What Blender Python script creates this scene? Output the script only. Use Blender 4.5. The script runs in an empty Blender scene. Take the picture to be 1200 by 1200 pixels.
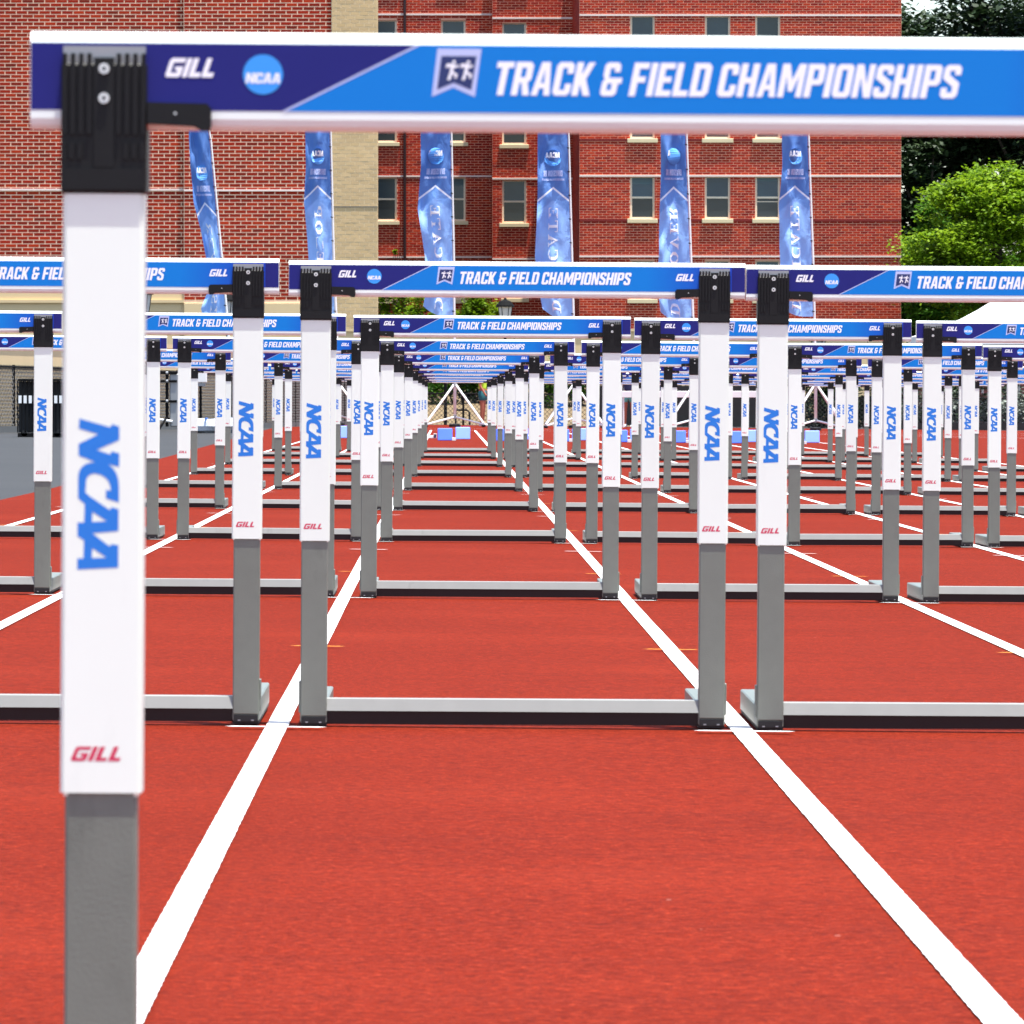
import bpy, bmesh, math, random
from mathutils import Vector, Matrix, noise
from mathutils.geometry import tessellate_polygon
random.seed(7)
scene = bpy.context.scene
C = scene.collection

# ------------------------------------------------------------------ camera, sky, sun, exposure
FPX = 7152.0            # focal length in pixels of the 1200 px photograph
CX, CY = 524.0, 468.0   # vanishing point of the lanes
HC = 0.757              # camera height above the track (m)
def PX(px, d): return (px - CX) / FPX * d
def PZ(py, d): return HC - (py - CY) / FPX * d

cam = bpy.data.cameras.new('camera')
cam.sensor_width = 36.0
cam.lens = FPX / 1200 * 36.0
cam.clip_start = 0.5; cam.clip_end = 5000
cam.dof.use_dof = True
cam.dof.focus_distance = 30.0
cam.dof.aperture_fstop = 46.0
camo = bpy.data.objects.new('camera', cam)
camo.location = (0, 0, HC)
yaw = -math.atan(76 / FPX); pitch = -math.atan(132 / FPX)
camo.rotation_euler = (math.pi / 2 + pitch, 0, yaw)
C.objects.link(camo); scene.camera = camo

SUN = Vector((0.14, -0.125, 1.0)).normalized()
w = bpy.data.worlds.new('World'); scene.world = w; w.use_nodes = True
nt = w.node_tree; nt.nodes.clear()
sky = nt.nodes.new('ShaderNodeTexSky'); sky.sky_type = 'NISHITA'; sky.sun_disc = False
sky.sun_elevation = math.asin(SUN.z); sky.sun_rotation = math.atan2(SUN.x, SUN.y)
sky.air_density = 1.0; sky.dust_density = 1.5; sky.ozone_density = 1.0
bg = nt.nodes.new('ShaderNodeBackground'); bg.inputs['Strength'].default_value = 0.15
out = nt.nodes.new('ShaderNodeOutputWorld')
nt.links.new(sky.outputs[0], bg.inputs[0]); nt.links.new(bg.outputs[0], out.inputs[0])
sl = bpy.data.lights.new('sun', 'SUN'); sl.energy = 4.6; sl.angle = math.radians(0.53); sl.color = (1, .97, .90)
so = bpy.data.objects.new('sun', sl); so.rotation_euler = SUN.to_track_quat('Z', 'Y').to_euler(); so.location = (20, -10, 40)
C.objects.link(so)
scene.view_settings.view_transform = 'Standard'; scene.view_settings.look = 'None'
scene.view_settings.gamma = 1; scene.view_settings.use_curve_mapping = False
scene.view_settings.exposure = 1.15
scene.render.engine = 'CYCLES'

# ------------------------------------------------------------------ materials
def s2l(c):
    return tuple(((v / 255) / 12.92 if v / 255 <= .04045 else ((v / 255 + .055) / 1.055) ** 2.4) for v in c)
MATS = {}
def new_mat(name):
    m = bpy.data.materials.new(name); m.use_nodes = True
    MATS[name] = m
    return m, m.node_tree, m.node_tree.nodes['Principled BSDF']
def N(t, typ, **kw):
    n = t.nodes.new(typ)
    for k, v in kw.items(): setattr(n, k, v)
    return n
def plain(name, col, rough=.6, spec=.5, metal=0, var=.06, scale=40, bump=0, bscale=300, coord='Object', emit=None):
    """colour with a fine noise variation"""
    m, t, p = new_mat(name)
    tc = N(t, 'ShaderNodeTexCoord'); nz = N(t, 'ShaderNodeTexNoise'); nz.inputs['Scale'].default_value = scale
    nz.inputs['Detail'].default_value = 5
    t.links.new(tc.outputs[coord], nz.inputs['Vector'])
    mx = N(t, 'ShaderNodeMix', data_type='RGBA')
    a = tuple(max(0, c * (1 - var)) for c in col) + (1,); b = tuple(min(1, c * (1 + var)) for c in col) + (1,)
    mx.inputs[6].default_value = a; mx.inputs[7].default_value = b
    t.links.new(nz.outputs['Fac'], mx.inputs[0])
    col_out = mx.outputs[2]
    if name in ('white_plastic', 'grey_steel', 'rail_steel', 'white_bar'):     # handling marks and a slightly different tone on each piece
        oi = N(t, 'ShaderNodeObjectInfo'); g0 = N(t, 'ShaderNodeNewGeometry')
        rr = N(t, 'ShaderNodeMapRange'); rr.inputs[3].default_value = .955; rr.inputs[4].default_value = 1.03; t.links.new(oi.outputs['Random'], rr.inputs[0])
        sm = N(t, 'ShaderNodeTexNoise'); sm.inputs['Scale'].default_value = 9; sm.inputs['Detail'].default_value = 8; sm.inputs['Roughness'].default_value = .7
        mp = N(t, 'ShaderNodeMapping'); mp.inputs['Scale'].default_value = (1, 1, .35); t.links.new(g0.outputs['Position'], mp.inputs[0]); t.links.new(mp.outputs[0], sm.inputs['Vector'])
        m3 = N(t, 'ShaderNodeMapRange'); m3.inputs[1].default_value = .62; m3.inputs[2].default_value = .80; m3.inputs[3].default_value = 1; m3.inputs[4].default_value = .93 if 'white' in name else .70
        t.links.new(sm.outputs['Fac'], m3.inputs[0])
        mm = N(t, 'ShaderNodeMath', operation='MULTIPLY'); t.links.new(rr.outputs[0], mm.inputs[0]); t.links.new(m3.outputs[0], mm.inputs[1])
        sv = N(t, 'ShaderNodeVectorMath', operation='SCALE'); t.links.new(col_out, sv.inputs[0]); t.links.new(mm.outputs[0], sv.inputs['Scale']); col_out = sv.outputs[0]
    t.links.new(col_out, p.inputs['Base Color'])
    p.inputs['Roughness'].default_value = rough; p.inputs['Metallic'].default_value = metal
    p.inputs['Specular IOR Level'].default_value = spec
    if bump:
        n2 = N(t, 'ShaderNodeTexNoise'); n2.inputs['Scale'].default_value = bscale; n2.inputs['Detail'].default_value = 3
        t.links.new(tc.outputs[coord], n2.inputs['Vector'])
        bp = N(t, 'ShaderNodeBump'); bp.inputs['Strength'].default_value = bump; bp.inputs['Distance'].default_value = .002
        t.links.new(n2.outputs['Fac'], bp.inputs['Height']); t.links.new(bp.outputs[0], p.inputs['Normal'])
    return m
plain('white_plastic', (.79, .85, .765), .38, var=.015, scale=8)
plain('white_bar', (.80, .86, .81), .3, var=.02, scale=10)
plain('grey_steel', (.155, .170, .142), .42, var=.10, scale=25, bump=.15)
plain('rail_steel', (.245, .245, .225), .45, var=.08, scale=18)
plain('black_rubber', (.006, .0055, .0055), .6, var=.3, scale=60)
plain('bracket_black', (.004, .004, .004), .5, spec=.3, var=.2, scale=50)
plain('bolt_metal', (.72, .72, .70), .3, metal=.6, var=.1, scale=90)
plain('logo_blue', s2l((26, 118, 208)), .4, var=.03)
plain('mark_red', s2l((200, 40, 80)), .4, var=.03)
plain('print_navy', s2l((32, 34, 112)), .5, spec=.2, var=.05, scale=20)
plain('print_disc', s2l((50, 150, 235)), .35, var=.03)
plain('print_white', (.88, .89, .92), .4, var=.02)
plain('print_line', s2l((185, 195, 232)), .4, var=.03)
plain('badge_navy', s2l((30, 45, 100)), .4, var=.05)
plain('pole_white', (.80, .80, .78), .35, var=.04, scale=6)
plain('pole_grey', (.30, .31, .32), .4, metal=.2, var=.1, scale=6)
plain('black_metal', (.006, .006, .0065), .8, spec=.12, var=.2, scale=6)
plain('fence_wire', (.05, .048, .045), .5, var=.2, scale=6)
plain('beige_stone', s2l((214, 188, 142)), .85, var=.06, scale=1.3, bump=.2, bscale=8)
plain('course_stone', s2l((235, 215, 200)), .8, var=.08, scale=2)
plain('frame_cream', s2l((226, 214, 186)), .6, var=.04, scale=2)
plain('sill_stone', s2l((222, 204, 160)), .8, var=.06, scale=3)
plain('roof_grey', (.12, .12, .12), .9)
plain('dark_pipe', (.035, .012, .012), .5)
plain('bark', (.05, .035, .022), .9, var=.3, scale=3)
plain('lamp_glass', (.55, .55, .52), .3, var=.05, scale=9)
plain('blue_pad', s2l((70, 110, 235)), .5, var=.05, scale=4)
plain('pale_blue_pad', s2l((120, 150, 245)), .5, var=.05, scale=4)
plain('tent_white', (.82, .82, .80), .6, var=.03, scale=1)
plain('tarp_silver', (.55, .60, .68), .3, var=.3, scale=3)
plain('neon_cloth', s2l((200, 245, 60)), .7, var=.08, scale=6)
plain('teal_cloth', s2l((40, 110, 115)), .8, var=.5, scale=9)
plain('teal_print', s2l((100, 190, 175)), .8, var=.4, scale=9)
plain('navy_cloth', s2l((40, 45, 80)), .8, var=.2, scale=5)
plain('skin_brown', s2l((165, 95, 70)), .6, var=.08, scale=5)
plain('hair_dark', (.02, .014, .01), .7)
plain('shoe_white', (.6, .6, .6), .6)
plain('yellow_paint', s2l((235, 165, 50)), .7, var=.1, scale=20)
plain('kerb_concrete', (.10, .10, .095), .85, var=.12, scale=3)
plain('maroon_cloth', s2l((90, 45, 45)), .8, var=.3, scale=3)

plain('soldier_brick', s2l((120, 30, 24)), .9, var=.2, scale=4)
plain('screen_cloth', (.012, .013, .014), .9, var=.5, scale=6)
plain('disc_faded', s2l((88, 158, 232)), .6, var=.05)
plain('blind_cloth', s2l((92, 112, 112)), .8, var=.05, scale=2)
def pane_mat(name, c0, c1):
    m, t, p = new_mat(name)
    tc = N(t, 'ShaderNodeTexCoord'); nz = N(t, 'ShaderNodeTexNoise'); nz.inputs['Scale'].default_value = .9
    t.links.new(tc.outputs['Object'], nz.inputs['Vector'])
    mx = N(t, 'ShaderNodeMix', data_type='RGBA'); mx.inputs[6].default_value = (*c0, 1); mx.inputs[7].default_value = (*c1, 1)
    oi = N(t, 'ShaderNodeObjectInfo'); rr = N(t, 'ShaderNodeMapRange'); rr.inputs[3].default_value = .45; rr.inputs[4].default_value = 1.35; t.links.new(oi.outputs['Random'], rr.inputs[0])
    sc = N(t, 'ShaderNodeVectorMath', operation='SCALE'); t.links.new(nz.outputs['Fac'], mx.inputs[0]); t.links.new(mx.outputs[2], sc.inputs[0]); t.links.new(rr.outputs[0], sc.inputs['Scale'])
    t.links.new(sc.outputs[0], p.inputs['Base Color'])
    p.inputs['Roughness'].default_value = .12
    return m
pane_mat('pane_upper', s2l((30, 52, 70)), s2l((52, 82, 92)))
pane_mat('pane_lower', s2l((22, 30, 38)), s2l((48, 58, 62)))

def blue_mat():   # print blue, a touch deeper towards the right end of the bar
    m, t, p = new_mat('print_blue')
    tc = N(t, 'ShaderNodeTexCoord'); sp = N(t, 'ShaderNodeSeparateXYZ'); t.links.new(tc.outputs['Object'], sp.inputs[0])
    mr = N(t, 'ShaderNodeMapRange'); mr.inputs[1].default_value = .30; mr.inputs[2].default_value = .46
    t.links.new(sp.outputs[0], mr.inputs[0])
    mx = N(t, 'ShaderNodeMix', data_type='RGBA')
    mx.inputs[6].default_value = (*s2l((0, 120, 204)), 1); mx.inputs[7].default_value = (*s2l((22, 66, 182)), 1)
    t.links.new(mr.outputs[0], mx.inputs[0]); t.links.new(mx.outputs[2], p.inputs['Base Color'])
    p.inputs['Roughness'].default_value = .5; p.inputs['Specular IOR Level'].default_value = .25
blue_mat()

def track_mat():
    m, t, p = new_mat('track_rubber')
    tc = N(t, 'ShaderNodeTexCoord')
    big = N(t, 'ShaderNodeTexNoise'); big.inputs['Scale'].default_value = .8; big.inputs['Detail'].default_value = 6
    fine = N(t, 'ShaderNodeTexNoise'); fine.inputs['Scale'].default_value = 320; fine.inputs['Detail'].default_value = 3
    mid = N(t, 'ShaderNodeTexNoise'); mid.inputs['Scale'].default_value = 45; mid.inputs['Detail'].default_value = 4
    st = N(t, 'ShaderNodeMapping'); st.inputs['Scale'].default_value = (.5, 5, 1)
    streak = N(t, 'ShaderNodeTexNoise'); streak.inputs['Scale'].default_value = 1.2; streak.inputs['Detail'].default_value = 5
    vor = N(t, 'ShaderNodeTexVoronoi'); vor.inputs['Scale'].default_value = 5.0
    for n in (big, fine, mid, vor): t.links.new(tc.outputs['Object'], n.inputs['Vector'])
    t.links.new(tc.outputs['Object'], st.inputs[0]); t.links.new(st.outputs[0], streak.inputs['Vector'])
    def mix(fac, a, b, lo=.3, hi=.7, amt=1.0):
        mr = N(t, 'ShaderNodeMapRange'); mr.inputs[1].default_value = lo; mr.inputs[2].default_value = hi; mr.inputs[4].default_value = amt
        t.links.new(fac, mr.inputs[0])
        mx = N(t, 'ShaderNodeMix', data_type='RGBA'); t.links.new(mr.outputs[0], mx.inputs[0])
        for i, v in ((6, a), (7, b)):
            if isinstance(v, tuple): mx.inputs[i].default_value = (*v, 1)
            else: t.links.new(v, mx.inputs[i])
        return mx.outputs[2]
    c = mix(big.outputs['Fac'], (.150, .0112, .0024), (.196, .0158, .0038))
    c = mix(streak.outputs['Fac'], c, (.112, .0110, .0055), .45, .75, .55)
    c = mix(mid.outputs['Fac'], c, (.190, .019, .008), .5, .8, .6)
    c = mix(fine.outputs['Fac'], c, (.062, .007, .004), .46, .66, .85)
    gr = N(t, 'ShaderNodeTexNoise'); gr.inputs['Scale'].default_value = 130; gr.inputs['Detail'].default_value = 4; gr.inputs['Roughness'].default_value = .7
    t.links.new(tc.outputs['Object'], gr.inputs['Vector'])
    c = mix(gr.outputs['Fac'], c, (.235, .033, .018), .52, .74, .8)
    g2 = N(t, 'ShaderNodeTexNoise'); g2.inputs['Scale'].default_value = 34; g2.inputs['Detail'].default_value = 7; g2.inputs['Roughness'].default_value = .85
    t.links.new(tc.outputs['Object'], g2.inputs['Vector'])
    c = mix(g2.outputs['Fac'], c, (.060, .0055, .0025), .46, .64, .85)
    pass
    g3 = N(t, 'ShaderNodeTexNoise'); g3.inputs['Scale'].default_value = 60; g3.inputs['Detail'].default_value = 6; g3.inputs['Roughness'].default_value = .8
    t.links.new(tc.outputs['Object'], g3.inputs['Vector'])
    c = mix(g3.outputs['Fac'], c, (.30, .036, .013), .52, .68, .8)
    sc = N(t, 'ShaderNodeMapping'); sc.inputs['Scale'].default_value = (3.5, .45, 1); sc.inputs['Rotation'].default_value = (0, 0, .05)
    sn = N(t, 'ShaderNodeTexNoise'); sn.inputs['Scale'].default_value = 1.0; sn.inputs['Detail'].default_value = 9; sn.inputs['Roughness'].default_value = .75
    t.links.new(tc.outputs['Object'], sc.inputs[0]); t.links.new(sc.outputs[0], sn.inputs['Vector'])
    c = mix(sn.outputs['Fac'], c, (.095, .0085, .0035), .56, .74, .28)
    c = mix(big.outputs['Fac'], c, (.22, .028, .012), .56, .70, .12)
    # rare dark and pale crumbs
    mr = N(t, 'ShaderNodeMath', operation='LESS_THAN'); mr.inputs[1].default_value = .022
    t.links.new(vor.outputs['Distance'], mr.inputs[0])
    mx = N(t, 'ShaderNodeMix', data_type='RGBA'); t.links.new(mr.outputs[0], mx.inputs[0]); t.links.new(c, mx.inputs[6])
    cr = N(t, 'ShaderNodeValToRGB'); cr.color_ramp.interpolation = 'CONSTANT'
    cr.color_ramp.elements[0].color = (.02, .006, .006, 1); cr.color_ramp.elements[1].position = .6; cr.color_ramp.elements[1].color = (.32, .16, .13, 1)
    t.links.new(vor.outputs['Color'], cr.inputs[0]); t.links.new(cr.outputs[0], mx.inputs[7])
    t.links.new(mx.outputs[2], p.inputs['Base Color'])
    p.inputs['Roughness'].default_value = .9; p.inputs['Specular IOR Level'].default_value = .04
    bp = N(t, 'ShaderNodeBump'); bp.inputs['Strength'].default_value = .5; bp.inputs['Distance'].default_value = .0015
    t.links.new(fine.outputs['Fac'], bp.inputs['Height']); t.links.new(bp.outputs[0], p.inputs['Normal'])
track_mat()

def line_mat():    # white paint that thins out over the rubber grain at its edges
    m, t, p = new_mat('line_paint')
    tc = N(t, 'ShaderNodeTexCoord'); f = N(t, 'ShaderNodeTexNoise'); f.inputs['Scale'].default_value = 260; f.inputs['Detail'].default_value = 3
    t.links.new(tc.outputs['Object'], f.inputs['Vector'])
    mr = N(t, 'ShaderNodeMapRange'); mr.inputs[1].default_value = .66; mr.inputs[2].default_value = .74
    t.links.new(f.outputs['Fac'], mr.inputs[0])
    mx = N(t, 'ShaderNodeMix', data_type='RGBA'); mx.inputs[6].default_value = (.78, .77, .75, 1); mx.inputs[7].default_value = (.45, .2, .16, 1)
    t.links.new(mr.outputs[0], mx.inputs[0]); t.links.new(mx.outputs[2], p.inputs['Base Color']); p.inputs['Roughness'].default_value = .8
line_mat()

def asphalt_mat():
    m, t, p = new_mat('asphalt')
    tc = N(t, 'ShaderNodeTexCoord'); a = N(t, 'ShaderNodeTexNoise'); a.inputs['Scale'].default_value = .35; a.inputs['Detail'].default_value = 8
    b = N(t, 'ShaderNodeTexNoise'); b.inputs['Scale'].default_value = 60
    for n in (a, b): t.links.new(tc.outputs['Object'], n.inputs['Vector'])
    mx = N(t, 'ShaderNodeMix', data_type='RGBA'); mx.inputs[6].default_value = (.022, .022, .022, 1); mx.inputs[7].default_value = (.042, .041, .040, 1)
    t.links.new(a.outputs['Fac'], mx.inputs[0])
    m2 = N(t, 'ShaderNodeMix', data_type='RGBA', blend_type='MULTIPLY'); m2.inputs[0].default_value = .6
    t.links.new(mx.outputs[2], m2.inputs[6]); t.links.new(b.outputs['Fac'], m2.inputs[7])
    t.links.new(m2.outputs[2], p.inputs['Base Color']); p.inputs['Roughness'].default_value = .9
asphalt_mat()

def brick_mat(name, cols):
    m, t, p = new_mat(name)
    g = N(t, 'ShaderNodeNewGeometry'); oi = N(t, 'ShaderNodeObjectInfo'); ad = N(t, 'ShaderNodeMath', operation='ADD')
    t.links.new(g.outputs['Random Per Island'], ad.inputs[0]); t.links.new(oi.outputs['Random'], ad.inputs[1])
    fr = N(t, 'ShaderNodeMath', operation='FRACT'); t.links.new(ad.outputs[0], fr.inputs[0])
    cr = N(t, 'ShaderNodeValToRGB'); el = cr.color_ramp.elements
    for i, c in enumerate(cols):
        if i < 2: e = el[i]; e.position = i / (len(cols) - 1)
        else: e = el.new(i / (len(cols) - 1))
        e.color = (*s2l(c), 1)
    if len(cols) > 2: el[1].position = 1 / (len(cols) - 1)
    t.links.new(fr.outputs[0], cr.inputs[0])
    nz = N(t, 'ShaderNodeTexNoise'); nz.inputs['Scale'].default_value = .25; nz.inputs['Detail'].default_value = 5
    t.links.new(g.outputs['Position'], nz.inputs['Vector'])
    mr = N(t, 'ShaderNodeMapRange'); mr.inputs[3].default_value = .78; mr.inputs[4].default_value = 1.22
    t.links.new(nz.outputs['Fac'], mr.inputs[0])
    mx = N(t, 'ShaderNodeVectorMath', operation='SCALE'); t.links.new(cr.outputs[0], mx.inputs[0]); t.links.new(mr.outputs[0], mx.inputs['Scale'])
    t.links.new(mx.outputs[0], p.inputs['Base Color']); p.inputs['Roughness'].default_value = .85; p.inputs['Specular IOR Level'].default_value = .2
brick_mat('brick_left', [(132, 28, 10), (160, 38, 12), (118, 32, 16), (174, 50, 16), (142, 28, 14)])
brick_mat('brick_right', [(150, 34, 20), (174, 50, 26), (134, 32, 22), (188, 62, 30), (160, 36, 24)])
brick_mat('brick_beige', [(202, 172, 124), (212, 182, 134), (194, 166, 122), (206, 176, 130)])
plain('mortar_pink', s2l((246, 206, 170)), .9, var=.08, scale=3)
plain('mortar_rose', s2l((236, 172, 138)), .9, var=.08, scale=3)
plain('mortar_beige', s2l((232, 212, 172)), .9, var=.05, scale=3)

def leaf_mat(name, cols, transl=.35):
    m, t, p = new_mat(name)
    g = N(t, 'ShaderNodeNewGeometry'); cr = N(t, 'ShaderNodeValToRGB'); el = cr.color_ramp.elements
    for i, c in enumerate(cols):
        e = el[i] if i < 2 else el.new(1.0)
        e.color = (*c, 1)
    for i, e in enumerate(el): e.position = i / (len(cols) - 1)
    nz = N(t, 'ShaderNodeTexNoise'); nz.inputs['Scale'].default_value = .7; nz.inputs['Detail'].default_value = 3
    t.links.new(g.outputs['Position'], nz.inputs['Vector'])
    ad = N(t, 'ShaderNodeMath', operation='MULTIPLY_ADD'); ad.inputs[1].default_value = .45
    t.links.new(g.outputs['Random Per Island'], ad.inputs[0])
    sb = N(t, 'ShaderNodeMapRange'); sb.inputs[1].default_value = .3; sb.inputs[2].default_value = .7; sb.inputs[4].default_value = .6
    t.links.new(nz.outputs['Fac'], sb.inputs[0]); t.links.new(sb.outputs[0], ad.inputs[2])
    t.links.new(ad.outputs[0], cr.inputs[0])
    t.links.new(cr.outputs[0], p.inputs['Base Color']); p.inputs['Roughness'].default_value = .55; p.inputs['Specular IOR Level'].default_value = .3
    tr = N(t, 'ShaderNodeBsdfTranslucent'); t.links.new(cr.outputs[0], tr.inputs[0])
    ms = N(t, 'ShaderNodeMixShader'); ms.inputs[0].default_value = transl
    o = t.nodes['Material Output']
    t.links.new(p.outputs[0], ms.inputs[1]); t.links.new(tr.outputs[0], ms.inputs[2]); t.links.new(ms.outputs[0], o.inputs[0])
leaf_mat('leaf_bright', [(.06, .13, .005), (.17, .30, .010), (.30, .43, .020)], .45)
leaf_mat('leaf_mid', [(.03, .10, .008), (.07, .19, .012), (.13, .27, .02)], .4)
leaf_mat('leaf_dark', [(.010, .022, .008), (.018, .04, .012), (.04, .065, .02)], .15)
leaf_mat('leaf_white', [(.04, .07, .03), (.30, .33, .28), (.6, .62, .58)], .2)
plain('bank_soil', s2l((112, 94, 64)), .95, var=.6, scale=3.5, bump=.4, bscale=4)

def flag_mat():
    m, t, p = new_mat('flag_cloth')
    uv = N(t, 'ShaderNodeUVMap'); sp = N(t, 'ShaderNodeSeparateXYZ'); t.links.new(uv.outputs[0], sp.inputs[0])
    cr = N(t, 'ShaderNodeValToRGB'); cr.color_ramp.interpolation = 'LINEAR'; el = cr.color_ramp.elements
    el[0].position = 0; el[0].color = (*s2l((150, 192, 245)), 1)
    el[1].position = .55; el[1].color = (*s2l((140, 182, 242)), 1)
    t.links.new(sp.outputs[1], cr.inputs[0])
    # chevron level: v - (apex - slope*|u-.5|)
    sb = N(t, 'ShaderNodeMath', operation='SUBTRACT'); sb.inputs[1].default_value = .5; t.links.new(sp.outputs[0], sb.inputs[0])
    ab = N(t, 'ShaderNodeMath', operation='ABSOLUTE'); t.links.new(sb.outputs[0], ab.inputs[0])
    ml = N(t, 'ShaderNodeMath', operation='MULTIPLY_ADD'); ml.inputs[1].default_value = .105; t.links.new(ab.outputs[0], ml.inputs[0]); t.links.new(sp.outputs[1], ml.inputs[2])
    lv = ml.outputs[0]      # v + slope*|u-.5|
    def step(lo, hi):
        r = N(t, 'ShaderNodeMapRange'); r.inputs[1].default_value = lo; r.inputs[2].default_value = hi; t.links.new(lv, r.inputs[0]); return r.outputs[0]
    def mix(f, a, b):
        x = N(t, 'ShaderNodeMix', data_type='RGBA'); t.links.new(f, x.inputs[0])
        for i, v in ((6, a), (7, b)):
            if isinstance(v, tuple): x.inputs[i].default_value = (*v, 1)
            else: t.links.new(v, x.inputs[i])
        return x.outputs[2]
    c = mix(step(CHEV - .055, CHEV - .045), cr.outputs[0], s2l((112, 156, 220)))
    c = mix(step(CHEV - .006, CHEV - .003), c, (.80, .84, .93))
    c = mix(step(CHEV + .003, CHEV + .006), c, s2l((84, 126, 192)))
    nz = N(t, 'ShaderNodeTexNoise'); nz.inputs['Scale'].default_value = 4; t.links.new(uv.outputs[0], nz.inputs['Vector'])
    mr = N(t, 'ShaderNodeMapRange'); mr.inputs[3].default_value = .90; mr.inputs[4].default_value = 1.10; t.links.new(nz.outputs['Fac'], mr.inputs[0])
    sc = N(t, 'ShaderNodeVectorMath', operation='SCALE'); t.links.new(c, sc.inputs[0]); t.links.new(mr.outputs[0], sc.inputs['Scale'])
    t.links.new(sc.outputs[0], p.inputs['Base Color']); p.inputs['Roughness'].default_value = .6
    mp = N(t, 'ShaderNodeMapping'); mp.inputs['Scale'].default_value = (2.2, 9, 1); mp.inputs['Rotation'].default_value = (0, 0, .6); t.links.new(uv.outputs[0], mp.inputs[0])
    cn = N(t, 'ShaderNodeTexNoise'); cn.inputs['Scale'].default_value = 1.1; cn.inputs['Detail'].default_value = 4; cn.inputs['Distortion'].default_value = .8; t.links.new(mp.outputs[0], cn.inputs['Vector'])
    bp = N(t, 'ShaderNodeBump'); bp.inputs['Strength'].default_value = .32; bp.inputs['Distance'].default_value = .2; t.links.new(cn.outputs['Fac'], bp.inputs['Height']); t.links.new(bp.outputs[0], p.inputs['Normal'])
    tr = N(t, 'ShaderNodeBsdfTranslucent'); t.links.new(sc.outputs[0], tr.inputs[0])
    ms = N(t, 'ShaderNodeMixShader'); ms.inputs[0].default_value = .3
    o = t.nodes['Material Output']; t.links.new(p.outputs[0], ms.inputs[1]); t.links.new(tr.outputs[0], ms.inputs[2]); t.links.new(ms.outputs[0], o.inputs[0])
CHEV = 0.533   # v of the chevron apex (v = 0 bottom, 1 top)
flag_mat()

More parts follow.
